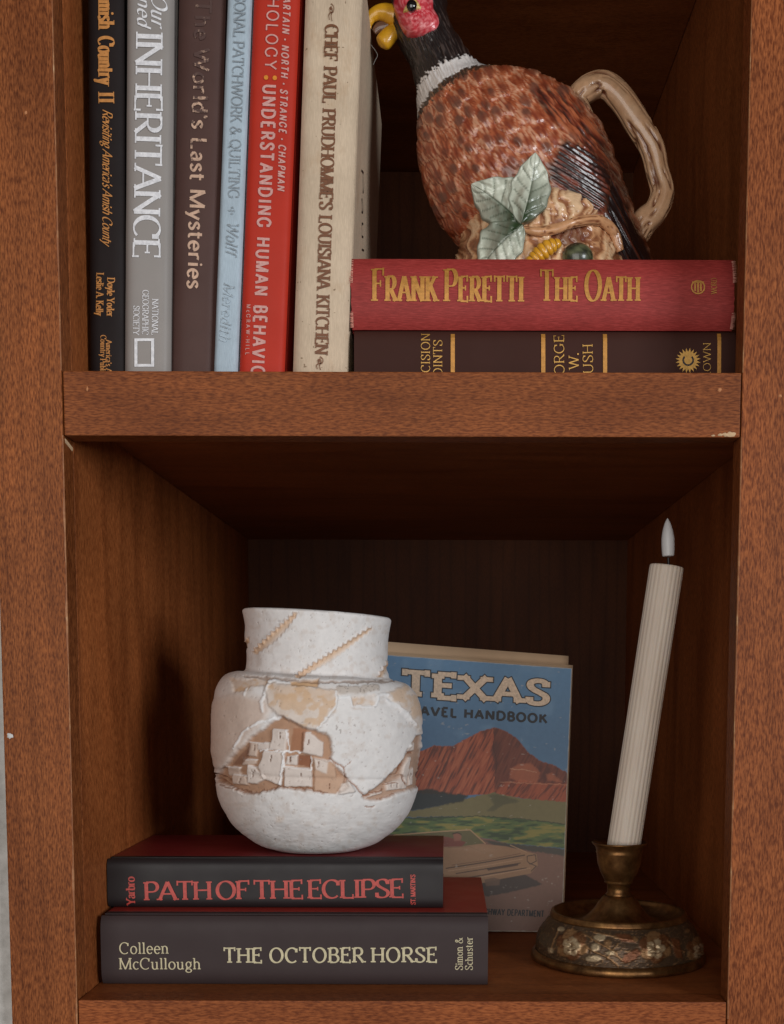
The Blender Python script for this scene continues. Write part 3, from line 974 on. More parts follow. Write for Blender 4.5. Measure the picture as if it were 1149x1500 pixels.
m_oath = cloth("red_cloth", C(154, 52, 48), 0, 0.22, 0.62, 1.0)
YO = 0.046
zt = P(600, 379.5, YO + 0.006)[2]
w_o = P(1077, 430, YO)[0] - P(514, 430, YO)[0]
OATH_Z0 = zb + 0.0004
b = Book("book", "red cloth book with ornate gold capitals, lying on the dark brown book", (514, 470), YO, w_o, zt - OATH_Z0, 0.157, False, bulge=0.006, power=2.8, spine=m_oath, group=GRP2, z=OATH_Z0, fray=0.0016)
OATH_TOP = zt
OG = dict(thick=.135, thin=.045, serif=.045, caps=True, track=.07)
b.text("Frank Peretti", (545, 441), (767, 442), 45, GOLD2, space=.30, **OG)
b.text("The Oath", (791, 441), (937, 441), 43, GOLD2, space=.30, **OG)
b.patch("publisher_emblem", ringarc(1022.5, 421, 8.5, 10.5, 0, 360, 30) + [[(1017, 415), (1019.6, 415), (1019.6, 427), (1017, 427)], [(1021.3, 413), (1023.8, 413), (1023.8, 429), (1021.3, 429)], [(1025.4, 415), (1028, 415), (1028, 427), (1025.4, 427)], [(1014, 412.5), (1031, 412.5), (1031, 414.6), (1014, 414.6)]], GOLD2)
b.text("WORD", (1050, 431), (1050, 407), 8, GOLD2, "publisher_lettering", thick=.09, thin=.05, serif=.05)
FRAY = plain("frayed_threads", C(206, 140, 122), 0.9, bump=0.5)
for end, sgn in ((0.0, -1), (b.L, 1)):
    for grp_, (s_lo, s_hi) in enumerate(((0.001, 0.009), (b.T * .62, b.T - 0.001))):
        V, Fc = [], []
        for j in range(46):
            s_ = s_lo + (s_hi - s_lo) * random.random()
            d_ = b.dep(s_) - 0.0004
            l_ = 0.0006 + 0.0016 * random.random()
            w_ = 0.00018
            dz = random.uniform(-.0007, .0007)
            i0 = len(V)
            V += [b.w(s_ - w_, end - sgn * .0014, d_), b.w(s_ + w_, end - sgn * .0014, d_), b.w(s_ + dz, end + sgn * l_ * .7, d_ - random.random() * .0006)]
            Fc.append((i0, i0 + 1, i0 + 2))
        tag(mesh("frayed_threads", V, Fc, FRAY, b.root, smooth=False), kind="stuff")

# stack on the lower shelf
GRP3 = "books lying in a stack on the lower shelf"
LOW = Z_LOW - 0.0005
YH = 0.038
m_slate = plain("charcoal_jacket", C(62, 51, 51), 0.55, var=0.07, scale=30, spec=0.2)
m_redcov = plain("brick_red_jacket", C(160, 50, 40), 0.45, var=0.1, scale=30, spec=0.3)
CREAM_INK = foil("cream_ink", C(206, 194, 158), 0, 0.5)
zh = P(430, 1343.5, YH)[2]
w_h = P(716, 1400, YH)[0] - P(149, 1400, YH)[0]
b = Book("book", "thick charcoal book with cream lettering at the bottom of the lower stack", (149, 1440), YH, w_h, zh - LOW - 0.0003, 0.156, False, bulge=0.0035, power=6, spine=m_slate, cover=m_redcov, group=GRP3, z=LOW + 0.0003, wrap=0.006)
OC = dict(thick=.125, thin=.07, serif=.07, track=.05)
b.text("Colleen", (175, 1397), (248, 1396.5), 17, CREAM_INK, "author_lettering", **OC)
b.text("McCullough", (175, 1419.5), (295, 1419.5), 17, CREAM_INK, "author_lettering", **OC)
b.text("THE OCTOBER HORSE", (328, 1410), (641, 1409), 22, CREAM_INK, thick=.175, thin=.09, serif=.08, track=.06)
b.text("Simon &", (678, 1421), (678, 1373), 11, CREAM_INK, "publisher_lettering", **OC)
b.text("Schuster", (692.5, 1421), (692.5, 1372), 11, CREAM_INK, "publisher_lettering", **OC)

YP = 0.066
m_ink = plain("black_gloss_jacket", C(38, 33, 34), 0.45, var=0.1, scale=30, spec=0.3)
m_maroon = plain("maroon_jacket", C(128, 38, 40), 0.4, var=0.1, scale=30, spec=0.35)
RED_INK = foil("coral_ink", C(190, 76, 68), 0, 0.5)
PATH_TOP = P(400, 1259.5, YP)[2]
w_p = P(650, 1300, YP)[0] - P(158, 1300, YP)[0]
b = Book("book", "black glossy book with coral red title, lying under the white pot", (158, 1330), YP, w_p, PATH_TOP - zh - 0.0004, 0.125, False, bulge=0.003, power=8, spine=m_ink, cover=m_maroon, group=GRP3, z=zh + 0.0004, wrap=0.005)
b.text("PATH OF THE ECLIPSE", (211, 1318.5), (593, 1314), 27, RED_INK, thick=.205, thin=.075, serif=.06, track=-.04, space=.18)
b.text("Yarbro", (198.5, 1326), (197.5, 1284), 13.0, RED_INK, "author_lettering", thick=.2, thin=.09, serif=.05, track=.0)
b.text("ST. MARTIN'S", (609, 1325), (608.5, 1281), 7, RED_INK, "publisher_lettering", thick=.2, thin=.1, serif=.05, track=.02)

# ------------------------------------------------------------------ white pot with the carved village
def cv(pts, ox, oy, k):
    return [(ox + x / k, oy + y / k) for x, y in pts]


Z7 = lambda pts: cv(pts, 280, 870, 3.024)
ZA = lambda pts: cv(pts, 300, 1040, 6.383)
ZB = lambda pts: cv(pts, 460, 1040, 6.383)
VYC = 0.117
KV = (VYC + D) / F
vc = P(465, 1200, VYC)
VBASE = PATH_TOP + 0.0006
pot = empty("clay_pot", (vc[0], VYC, VBASE), "round white plaster pot with a carved tan cliff village, on the stacked books", "pot")
prof_px = [(1257, 0), (1257, 56), (1254, 72), (1246, 92), (1230, 113), (1210, 130), (1185, 143), (1160, 150), (1143, 152), (1136, 150.5),
           (1128, 153.5), (1100, 155.5), (1060, 154.5), (1030, 151), (1012, 146), (1000, 139), (993, 130), (989.5, 118), (988, 107), (980, 104.3), (960, 103.5),
           (930, 105), (908, 107.5), (900, 108.6), (897, 108.2), (895, 106)]
zz_ = np.array([(1257 - y) for y, r in prof_px]) * 1.0
tot = (P(465, 893, VYC - 0.05)[2] - VBASE)
zz_ = zz_ / zz_[-1] * tot
rr_ = np.array([r for y, r in prof_px]) * KV * 0.985
fine = catmull(np.stack((rr_, zz_), 1), 700)
seg = np.r_[0, np.cumsum(np.linalg.norm(np.diff(fine, axis=0), axis=1))]
NR, NTH = 330, 460
u_ = np.linspace(0, seg[-1], NR)
outer = np.stack((np.interp(u_, seg, fine[:, 0]), np.interp(u_, seg, fine[:, 1])), 1)
outer[:, 0] = np.maximum(outer[:, 0], 0.0001)
# denser on the side that faces the room
th_u = np.linspace(-np.pi, np.pi, NTH, endpoint=False)
th = th_u - 0.35 * np.sin(th_u)
R_, TH = outer[:, 0][:, None], th[None, :]
x = (R_ * np.sin(TH)).ravel(); y = (-R_ * np.cos(TH)).ravel(); z = np.repeat(outer[:, 1], NTH)
tilt = math.tan(math.radians(3.3))
dn = np.gradient(outer, axis=0); nrm = np.stack((dn[:, 1], -dn[:, 0]), 1); nrm /= np.linalg.norm(nrm, axis=1)[:, None] + 1e-12
NRx = (nrm[:, 0][:, None] * np.sin(TH)).ravel(); NRy = (-nrm[:, 0][:, None] * np.cos(TH)).ravel(); NRz = np.repeat(nrm[:, 1], NTH)


def vase_world(x, y, z):
    k = smooth(0.0, 0.085, z)
    return np.stack((vc[0] + x + 0.0008 * k, VYC + y, VBASE + z - tilt * x * k), 1)


flatp = vase_world(x, -np.abs(y), z)       # the back repeats the front
q = proj(flatp)
zr = z / tot
WHT, PNK, OCH, TAN, BRNc, DKB = L3(226, 222, 220), L3(206, 180, 162), L3(206, 164, 120), L3(212, 182, 154), L3(174, 134, 106), L3(112, 76, 58)
col = np.tile(WHT, (len(x), 1))
dsp = np.zeros(len(x))
nz = fbm(q / 9.0, 4); nz2 = fbm(q / 3.0 + 40, 3)
qj = q + (np.stack((fbm(q / 6.0, 3), fbm(q / 6.0 + 90, 3)), 1) - 0.5) * 5.0
dsp += (fbm(q / 26.0, 2) - 0.5) * 0.0016 + (nz2 - 0.5) * 0.00016
col = lerp(col, L3(208, 196, 188), smooth(.55, .75, nz) * .5)


def region(poly, c, amt=1.0, soft=2.5, rise=0.0, p=None, edge=1.5, uneven=0.0):
    global col, dsp
    s = sdf(qj if p is None else p, poly)
    m = smooth(soft, -soft, s)
    if uneven: m = m * (1 - uneven * smooth(.42, .62, fbm(q / 11.0 + 200, 4)))
    col = lerp(col, c, m * amt)
    if rise:
        dsp += rise * smooth(edge, -edge, s)
    return s


def stroke(line, wdt, c, amt=0.9, rise=0.0, p=None):
    global col, dsp
    d = pdist(qj if p is None else p, line)
    m = smooth(wdt, wdt * .35, d)
    col = lerp(col, c, m * amt)
    dsp += rise * m


# washes of tan over the shoulder and the left side
region(Z7([(95, 470), (200, 440), (330, 470), (350, 520), (280, 600), (200, 690), (150, 745), (95, 790), (60, 700)]), PNK, .75, 9, 0.0005, edge=3)
col = lerp(col, L3(212, 192, 178), smooth(395, 330, q[:, 0]) * .45)  # left flank warmed and darkened: falloff of light painted into the white
region(Z7([(330, 395), (450, 400), (645, 430), (640, 520), (600, 560), (560, 605), (500, 590), (385, 535), (340, 490)]), TAN, .95, 4, 0.0010, edge=2, uneven=.55)
region(Z7([(360, 410), (480, 400), (640, 430), (630, 470), (520, 480), (380, 470)]), OCH, .35, 8)
region(Z7([(170, 375), (345, 372), (330, 405), (262, 408), (245, 430), (190, 432)]), OCH, .8, 3, -0.0008, uneven=.5)
region(Z7([(710, 455), (812, 448), (808, 500), (720, 506)]), OCH, .6, 4, -0.0008, uneven=.6)
region(Z7([(640, 415), (830, 402), (835, 425), (760, 445), (650, 445)]), L3(190, 176, 164), .8, 2, 0.0006)
region(Z7([(870, 440), (950, 405), (1010, 460), (1030, 540), (1010, 610), (960, 540), (890, 470)]), TAN, .85, 5, 0.0008, uneven=.6)
region(Z7([(440, 385), (570, 375), (560, 410), (450, 410)]), OCH, .9, 2, -0.001)
region(Z7([(380, 985), (410, 990), (400, 1015), (375, 1010)]), TAN, .4, 4)
for ln, w_ in (([(345, 400), (330, 430), (310, 480), (320, 520)], 3.2), ([(245, 415), (240, 445)], 2.5), ([(345, 385), (440, 392)], 2), ([(640, 440), (640, 500), (600, 550), (560, 600)], 2.6),
               ([(645, 460), (705, 455), (715, 500), (815, 500), (830, 450), (870, 445)], 2.8), ([(870, 470), (930, 510), (990, 580)], 3.2)):
    stroke(Z7(ln), w_, L3(236, 234, 234), .8, 0.0006)
sp = vnoise(q / 1.6) * (sdf(q, Z7([(640, 405), (835, 400), (835, 430), (650, 445)])) < 0)
col = lerp(col, L3(95, 80, 72), smooth(.72, .85, sp) * .6)
sp = vnoise(q / 2.2 + 7) * smooth(18, 0, np.abs(sdf(q, Z7([(640, 540), (720, 540), (720, 610), (650, 610)]))))
col = lerp(col, L3(110, 92, 84), smooth(.80, .9, sp) * .6); dsp -= smooth(.8, .9, sp) * .0006
# the left alcove: recess, then houses standing in it
alc1 = Z7([(100, 806), (130, 785), (160, 745), (205, 695), (270, 628), (330, 590), (385, 545), (412, 545), (500, 590), (560, 612), (597, 617), (618, 650), (627, 700), (614, 740), (660, 780), (695, 822), (690, 862), (640, 886), (540, 876), (400, 862), (300, 882), (240, 888), (170, 852), (110, 836)])
region(alc1, BRNc, .95, 2.2, -0.0027, edge=3)
alc2 = ZB([(455, 806), (600, 710), (690, 640), (800, 530), (880, 400), (960, 250), (1010, 230), (1010, 720), (860, 765), (740, 800), (600, 850), (480, 840)])
region(alc2, BRNc, .85, 2.2, -0.0026, edge=3)
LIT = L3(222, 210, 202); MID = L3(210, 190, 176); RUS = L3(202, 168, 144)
qs = q + (qj - q) * .35
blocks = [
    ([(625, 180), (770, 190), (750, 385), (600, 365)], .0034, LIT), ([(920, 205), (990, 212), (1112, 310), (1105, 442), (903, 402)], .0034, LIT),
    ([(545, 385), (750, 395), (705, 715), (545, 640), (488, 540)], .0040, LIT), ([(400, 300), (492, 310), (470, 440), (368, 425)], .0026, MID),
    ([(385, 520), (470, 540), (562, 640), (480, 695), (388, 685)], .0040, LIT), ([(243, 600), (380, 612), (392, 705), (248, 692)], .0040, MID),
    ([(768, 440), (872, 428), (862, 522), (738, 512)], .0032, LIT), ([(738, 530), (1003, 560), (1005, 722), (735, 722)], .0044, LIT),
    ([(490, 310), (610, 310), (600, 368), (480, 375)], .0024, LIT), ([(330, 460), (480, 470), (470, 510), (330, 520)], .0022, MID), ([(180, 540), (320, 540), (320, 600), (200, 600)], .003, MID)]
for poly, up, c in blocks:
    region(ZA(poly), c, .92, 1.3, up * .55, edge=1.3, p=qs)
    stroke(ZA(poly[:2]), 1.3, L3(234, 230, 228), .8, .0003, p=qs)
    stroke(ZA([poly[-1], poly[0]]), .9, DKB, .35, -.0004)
for poly, up, c in (([(0, 455), (200, 505), (215, 640), (295, 640), (255, 720), (205, 785), (0, 765)], .0038, RUS), ([(0, 450), (140, 470), (120, 600), (20, 560)], .0006, LIT), ([(260, 690), (320, 660), (390, 760), (230, 790)], .0032, LIT)):
    region(ZB(poly), c, .85, 1.6, up * .55, edge=1.5, p=qs)
region(ZA([(872, 425), (997, 432), (990, 548), (866, 517)]), L3(140, 94, 70), 1, 1.0, -.0008, edge=.8, p=qs)
region(ZA([(820, 170), (950, 175), (915, 395), (790, 380)]), L3(164, 116, 88), .9, 1.2, p=qs)
region(ZA([(220, 520), (420, 300), (400, 430), (330, 520)]), L3(142, 104, 84), .85, 1.4, p=qs)
for ln in ([(760, 190), (780, 380), (738, 400), (700, 710)], [(280, 360), (370, 200), (500, 120), (700, 75)], [(500, 385), (620, 370), (760, 385), (900, 395)], [(735, 395), (735, 540)], [(1000, 440), (1003, 560)]):
    stroke(ZA(ln), 2.6 if ln[0][0] == 280 else 1.5, L3(238, 236, 236), .9, .0006)
for wx, wy in ((700, 240), (965, 305), (610, 450), (440, 350), (450, 600), (320, 665), (795, 465), (900, 615)):
    stroke(ZA([(wx + 3, wy - 24), (wx - 3, wy + 24)]), 1.15, DKB, 1, -.0016)
for wx, wy in ((45, 520), (150, 710)):
    stroke(ZB([(wx + 2, wy - 26), (wx - 2, wy + 26)]), 1.15, DKB, 1, -.0016)
# houses of the right alcove
for poly in ([(690, 680), (830, 640), (850, 520), (900, 440), (930, 440), (900, 600), (880, 740), (690, 760)], [(905, 330), (955, 300), (955, 380), (890, 390)], [(480, 815), (660, 750), (640, 790), (490, 830)], [(905, 560), (950, 540), (945, 700), (900, 715)]):
    region(ZB(poly), L3(220, 208, 200), .9, 1.4, .0018, edge=1.4, p=qs)
for ln in ([(690, 650), (800, 610), (850, 500)], [(680, 700), (790, 670)], [(840, 620), (870, 700)], [(480, 812), (660, 755)], [(890, 400), (950, 400)], [(920, 480), (950, 490)]):
    stroke(ZB(ln), 1.7, L3(140, 92, 66), .9, -.0012)
for wx, wy in ((740, 715), (800, 700), (925, 620)):
    stroke(ZB([(wx, wy - 22), (wx, wy + 22)]), 1.0, DKB, .9, -.0012)
# cracks and grooves
for ln, w_, dp in (([(150, 455), (200, 500), (270, 525), (300, 630), (380, 700), (470, 795)], 1.6, -.0016), ([(270, 540), (350, 480)], .9, -.0006), ([(470, 905), (570, 900)], 1.2, -.001), ([(600, 850), (770, 790)], 1.0, -.001)):
    stroke(ZB(ln), w_, L3(150, 104, 78), .85, dp)
for ln, w_, dp in (([(90, 640), (200, 690), (330, 765), (430, 790), (560, 760), (700, 725), (900, 740), (1149, 780)], 1.5, -.0016), ([(60, 570), (140, 620), (240, 680)], 2.0, -.003), ([(135, 700), (250, 740), (350, 780)], 1.0, -.0012)):
    stroke(ZA(ln), w_, L3(140, 98, 74), .85, dp)
# stepped ridges spiralling round the neck
for a0, a1, w_, toff in (((272, 262), (470, 80), 10.5, 0), ((462, 368), (805, 148), 9.0, 0), ((830, 372), (892, 275), 7.5, 0), ((180, 330), (262, 190), 6, 0)):
    A_, B_ = np.array(Z7([a0, a1]))
    d_ = (B_ - A_) / np.linalg.norm(B_ - A_); n_ = np.array((d_[1], -d_[0]))
    al = (q - A_) @ d_; ac = (q - A_) @ n_
    ln_ = np.linalg.norm(B_ - A_)
    on = smooth(-2, 3, al) * smooth(ln_ + 2, ln_ - 6, al)
    taper = np.clip(1.15 - np.abs(al / ln_ - .45) * 1.5, .25, 1)
    zig = 4.6 * np.abs(((al / 8.5) % 1) - .5) * 2
    band = smooth(1.2, -.6, np.abs(ac + w_ * taper * .5 - zig * .5) - w_ * taper * .5) * on * (ac < 4)
    col = lerp(col, OCH, band * .7 * (q[:, 1] < 992) * smooth(w_ + 3, 1.0, np.abs(ac)))
    edge_ = smooth(1.6, .4, np.abs(ac - zig + .6)) * on * (q[:, 1] < 992)
    col = lerp(col, L3(178, 132, 92), edge_ * .6)
    dsp += (edge_ * .0010 - band * .0009) * (q[:, 1] < 992)
# collar line, pores, and brushed plaster on the lower half
stroke(Z7([(240, 362), (450, 378), (640, 392), (900, 385)]), 2.4, L3(150, 118, 96), .6, -.0007)
pores = vnoise(q / 1.9 + 300)
col = lerp(col, L3(140, 124, 116), smooth(.90, .96, pores) * .5); dsp -= smooth(.9, .96, pores) * .0005
low = smooth(1165, 1190, q[:, 1])
dsp += low * (fbm(np.stack((q[:, 0] / 14, q[:, 1] / 3.5), 1), 3) - .5) * .00035
hard = smooth(.0, .02, np.minimum(zr, 1.02 - zr))
dsp *= hard
X = x + NRx * dsp; Yv = y + NRy * dsp; Zv = np.maximum(z + NRz * dsp, 0.0)
Vw = vase_world(X, Yv, Zv)
# inside of the neck
inn = [(rr_[-1] - .0012, zz_[-1] + .0003), (rr_[-1] - .0035, zz_[-1] - .0008), (rr_[-1] - .006, zz_[-1] - .004), (rr_[-1] - .008, zz_[-1] - .02), (rr_[-1] - .007, zz_[-1] - .045), (rr_[-1] * 1.15, zz_[-1] - .06), (rr_[-1] * .9, .02), (.0002, .012)]
Vi = []
for r_, z_ in inn:
    Vi.append(vase_world(r_ * np.sin(th), -r_ * np.cos(th), np.full(NTH, z_)))
Vall = np.vstack((Vw, *Vi))
call = np.vstack((col, np.tile(L3(206, 198, 194), (NTH * len(inn), 1))))
M_POT = painted("painted_plaster", 0.85, bump=0.14, bscale=900, spec=0.2, var=0.05)
mesh("pot_body", Vall, grid_faces(NR + len(inn), NTH, True), M_POT, pot, cols=call)

# ------------------------------------------------------------------ travel booklet
BYB, BYT = 0.198, 0.232
ZT8 = lambda pts: cv(pts, 560, 930, 3.41)
zl = LOW + 0.0006
cBR = P(824, 1365, BYB); cBR[2] = zl
cBL = P(536, 1365, BYB - .004); cBL[2] = zl + 0.001
cTR = P(838.6, 979, BYT); cTL = P(548, 958, BYT - .006)
booklet = empty("travel_booklet", (cBL + cBR) / 2, "old blue travel booklet with red mountain cover, standing behind the white pot", "booklet")
NU, NV = 380, 540
uu, vv = np.meshgrid(np.linspace(0, 1, NU), np.linspace(0, 1, NV))
uu, vv = uu.ravel(), vv.ravel()


def bk(u, v, off=0.0, lift=0.0, curl=1.0):
    p = (cBL * ((1 - u) * (1 - v))[:, None] + cBR * (u * (1 - v))[:, None] + cTL * ((1 - u) * v)[:, None] + cTR * (u * v)[:, None])
    p[:, 1] += off + curl * (0.004 * np.sin(u * 2.6) + 0.0025 * np.sin(v * 3.0) * u) - lift
    return p


pc = bk(uu, vv)
# rounded corners and slightly worn outline
q = proj(pc)
qj = q + (np.stack((fbm(q / 4.0, 3), fbm(q / 4.0 + 70, 3)), 1) - .5) * 3.0
col = lerp(np.tile(L3(92, 132, 168), (len(q), 1)), L3(84, 118, 150), smooth(960, 1100, q[:, 1])); dsp = np.zeros(len(q))
col = lerp(col, L3(112, 146, 176), smooth(.55, .75, fbm(q / 40, 3)) * .5)
RK, RKD, RKL = L3(160, 78, 50), L3(84, 42, 34), L3(184, 104, 70)
mt = ZT8([(-160, 640), (60, 600), (170, 592), (260, 552), (350, 556), (420, 520), (480, 488), (560, 463), (612, 480), (680, 522), (722, 582), (790, 630), (850, 648), (925, 690), (980, 710), (980, 850), (700, 815), (560, 800), (400, 800), (160, 790), (-160, 800)])
region(mt, RK, 1, .8)
inm = smooth(.5, -1, sdf(qj, mt))
rot = np.stack(((q[:, 0] * .9 + q[:, 1] * .45) / 2.4, (q[:, 1] * .9 - q[:, 0] * .45) / 22), 1)
stk = fbm(rot, 3)
col = lerp(col, RKD, inm * smooth(.52, .70, stk) * .8)
col = lerp(col, RKL, inm * smooth(.46, .30, stk) * .7)
region(ZT8([(560, 463), (612, 480), (680, 522), (722, 582), (790, 630), (850, 648), (925, 690), (980, 712), (980, 745), (800, 742), (690, 722), (600, 760), (560, 790), (565, 700), (552, 600)]), RKD, .72, 1.5)
region(ZT8([(640, 668), (690, 645), (745, 642), (792, 690), (775, 738), (690, 735), (640, 715)]), RKL, .6, 2)
region(ZT8([(820, 700), (850, 690), (900, 735), (830, 730)]), RKL, .6, 2)
region(ZT8([(560, 780), (620, 735), (760, 740), (925, 745), (980, 760), (980, 850), (700, 815)]), RK, .75, 2)
m_ = smooth(1, -1, sdf(qj, ZT8([(560, 780), (620, 735), (760, 740), (980, 750), (980, 850), (700, 815)])))
col = lerp(col, RKD, m_ * smooth(.5, .68, fbm(np.stack(((q[:, 0] + q[:, 1] * .8) / 3, q[:, 1] / 16), 1), 3)) * .7)
stroke(ZT8([(560, 465), (558, 560), (572, 650), (560, 740), (530, 790)]), 1.2, L3(70, 34, 28), .6)
stroke(ZT8([(355, 560), (320, 640), (280, 720)]), 1.6, L3(70, 34, 28), .6)
stroke(ZT8([(640, 668), (700, 672), (770, 684)]), .9, L3(200, 150, 118), .6)
stroke(ZT8([(590, 735), (760, 742), (925, 748)]), .9, L3(196, 134, 100), .6)
OLV = L3(122, 112, 74)
region(ZT8([(-160, 880), (150, 878), (300, 850), (430, 815), (560, 788), (680, 815), (980, 840), (980, 960), (600, 916), (400, 906), (-160, 915)]), OLV, 1, .8)
region(ZT8([(530, 800), (575, 792), (640, 815), (690, 832), (600, 850), (560, 880), (520, 880), (560, 850)]), L3(86, 84, 58), .8, 2)
region(ZT8([(-160, 770), (170, 778), (240, 768), (330, 790), (432, 800), (400, 832), (280, 856), (150, 878), (-160, 880)]), L3(38, 40, 34), .95, 1.6)
region(ZT8([(-160, 930), (200, 912), (500, 904), (760, 926), (980, 956), (980, 1072), (640, 1042), (500, 1012), (-160, 990)]), L3(88, 108, 60), 1, .8)
inf = smooth(1, -1, sdf(qj, ZT8([(-160, 930), (200, 912), (500, 904), (980, 956), (980, 1072), (640, 1042), (-160, 990)])))
fl = fbm(np.stack((q[:, 0] / 20, q[:, 1] / 4), 1), 3)
col = lerp(col, L3(150, 136, 66), inf * smooth(.52, .7, fl) * .8); col = lerp(col, L3(46, 62, 42), inf * smooth(.46, .3, fl) * .8)
stroke(ZT8([(-160, 930), (200, 912), (500, 905), (760, 926), (980, 956)]), 1.2, L3(50, 58, 40), .8)
SND = L3(128, 92, 76)
region(ZT8([(-160, 990), (500, 1012), (640, 1045), (980, 1080), (980, 1600), (-160, 1600)]), SND, 1, .8)
col = lerp(col, L3(128, 92, 76), smooth(1250, 1360, q[:, 1]) * (q[:, 1] > 1250) * .7)
region(ZT8([(500, 1026), (640, 1042), (980, 1076), (980, 1112), (900, 1104), (760, 1082), (560, 1050)]), L3(70, 66, 58), .95, 1.2)
region(ZT8([(440, 1240), (500, 1222), (640, 1190), (720, 1200), (802, 1245), (690, 1275), (520, 1308), (470, 1290)]), L3(64, 50, 44), .95, 1.0)
qj = q.copy()
CAR = L3(160, 122, 90)
region(ZT8([(-100, 1070), (120, 1050), (330, 1058), (480, 1043), (620, 1056), (720, 1082), (772, 1095), (778, 1150), (742, 1192), (600, 1218), (500, 1240), (320, 1210), (-100, 1200)]), CAR, 1, .7)
region(ZT8([(60, 1000), (290, 982), (440, 973), (515, 1040), (400, 1056), (60, 1062)]), L3(104, 96, 60), 1, .7)
region(ZT8([(60, 1010), (250, 1002), (330, 1010), (420, 1035), (400, 1056), (60, 1066)]), L3(128, 60, 50), .9, 1)
region(ZT8([(355, 995), (385, 990), (398, 1008), (392, 1028), (360, 1030)]), L3(150, 96, 76), .95, .8)
stroke(ZT8([(352, 994), (375, 988), (395, 996)]), 1.2, L3(60, 34, 30), .9)
for ln, w_, c_ in (([(60, 1000), (290, 982), (440, 974), (515, 1042)], 1.1, L3(190, 150, 112)), ([(320, 1166), (500, 1138), (712, 1100)], 1.2, L3(60, 42, 34)), ([(370, 1192), (520, 1168), (690, 1140)], 1.0, L3(60, 42, 34)),
                   ([(330, 1180), (520, 1152), (700, 1120)], .9, L3(186, 148, 116)), ([(420, 1215), (560, 1190), (720, 1165)], 1.3, L3(70, 50, 40)), ([(405, 1225), (600, 1192), (740, 1165)], .9, L3(190, 152, 120)),
                   ([(725, 1105), (765, 1098), (770, 1130), (740, 1145), (725, 1130), (725, 1105)], .9, L3(50, 36, 32)), ([(735, 1140), (770, 1155), (745, 1180)], .9, L3(50, 36, 32)), ([(330, 1062), (440, 1058), (500, 1085)], .7, L3(128, 94, 70)), ([(640, 1050), (720, 1085)], .8, L3(190, 150, 110))):
    stroke(ZT8(ln), w_, c_, .9)
for ln in ([(350, 1150), (520, 1126), (690, 1092)],):
    stroke(ZT8(ln), 1.0, L3(120, 84, 60), .8)
region(ZT8([(520, 1166), (640, 1146), (680, 1142), (680, 1152), (530, 1178)]), L3(72, 48, 38), .9, .6)
region(ZT8([(510, 1222), (560, 1212), (590, 1220), (585, 1250), (520, 1255)]), L3(112, 84, 66), .9, .8)
region(ZT8([(360, 1070), (480, 1056), (600, 1072), (500, 1090)]), L3(166, 130, 100), .6, 3)
qj = q + (np.stack((fbm(q / 4.0, 3), fbm(q / 4.0 + 70, 3)), 1) - .5) * 3.0
# scuffs on the old cover and the pale worn edge of the paper
sc_ = smooth(.77, .84, fbm(np.stack((q[:, 0] / 9, q[:, 1] / 5), 1) + 11, 4))
col = lerp(col, L3(196, 188, 176), sc_ * .35)
edge = np.minimum.reduce((uu * 290, (1 - uu) * 290, vv * 400, (1 - vv) * 400))
col = lerp(col, L3(190, 182, 168), smooth(2.2, .4, edge + (nzz := fbm(q / 5.0, 3)) * 1.2) * .8)
M_PRINT = painted("printed_card", 0.42, spec=0.4, var=0.05, bump=0.05)
mesh("front_cover", pc, grid_faces(NV, NU), M_PRINT, booklet, cols=col)
M_OLDP = plain("old_paper", C(206, 176, 144), 0.85, var=0.1, scale=30)
u2, v2 = np.meshgrid(np.linspace(0, 1, 24), np.linspace(0, 1, 24)); u2, v2 = u2.ravel(), v2.ravel()


def leaf_sheet(name, off, du, dv, bend, thick=0.0005):
    a = bk(u2 * (1 + du), v2 * (1 + dv), off, 0); a[:, 1] += bend * v2 ** 2 * (0.25 + u2)
    bq = a.copy(); bq[:, 1] += thick
    n = 24
    f = grid_faces(n, n)
    f2 = [tuple(i + n * n for i in t[::-1]) for t in f]
    rim = [i for i in range(n)] + [i * n + n - 1 for i in range(1, n)] + [n * n - 1 - i for i in range(1, n)] + [(n - 1 - i) * n for i in range(1, n - 1)]
    f3 = [(rim[i], rim[(i + 1) % len(rim)], rim[(i + 1) % len(rim)] + n * n, rim[i] + n * n) for i in range(len(rim))]
    return mesh(name, np.vstack((a, bq)), f + f2 + f3, M_OLDP, booklet)


leaf_sheet("page", 0.0006, 0.001, 0.0005, 0.0015, .0006)
leaf_sheet("page", 0.0016, 0.004, 0.007, 0.002, .0008)
leaf_sheet("page", 0.0030, 0.007, 0.010, 0.003, .0012)
leaf_sheet("page", 0.0046, 0.010, 0.013, 0.003, .0012)
leaf_sheet("back_cover", 0.0065, -0.006, 0.050, 0.012, .0010)


def bk_map(a, b_, lift):
    return bk(np.array([a]), np.array([b_]), 0, 0.0004 + lift)[0]


def bk_uv(px, py):
    """cover coordinates of a photo pixel, by nearest grid point then one linear step"""
    i = int(np.argmin(((q - (px, py)) ** 2).sum(1)))
    u0, v0 = uu[i], vv[i]; e = 1e-3
    for _ in range(3):
        b0, b1, b2 = proj(bk(np.array([u0, u0 + e, u0]), np.array([v0, v0, v0 + e])))
        J = np.stack((b1 - b0, b2 - b0), 1) / e
        du, dv = np.linalg.solve(J, np.array((px, py)) - b0)
        u0 += du; v0 += dv
    return u0, v0


BW = np.linalg.norm(cBR - cBL); BH = np.linalg.norm(cTR - cBR)


def bk_m(a, b_, lift):
    return bk_map(a / BW, b_ / BH, lift)


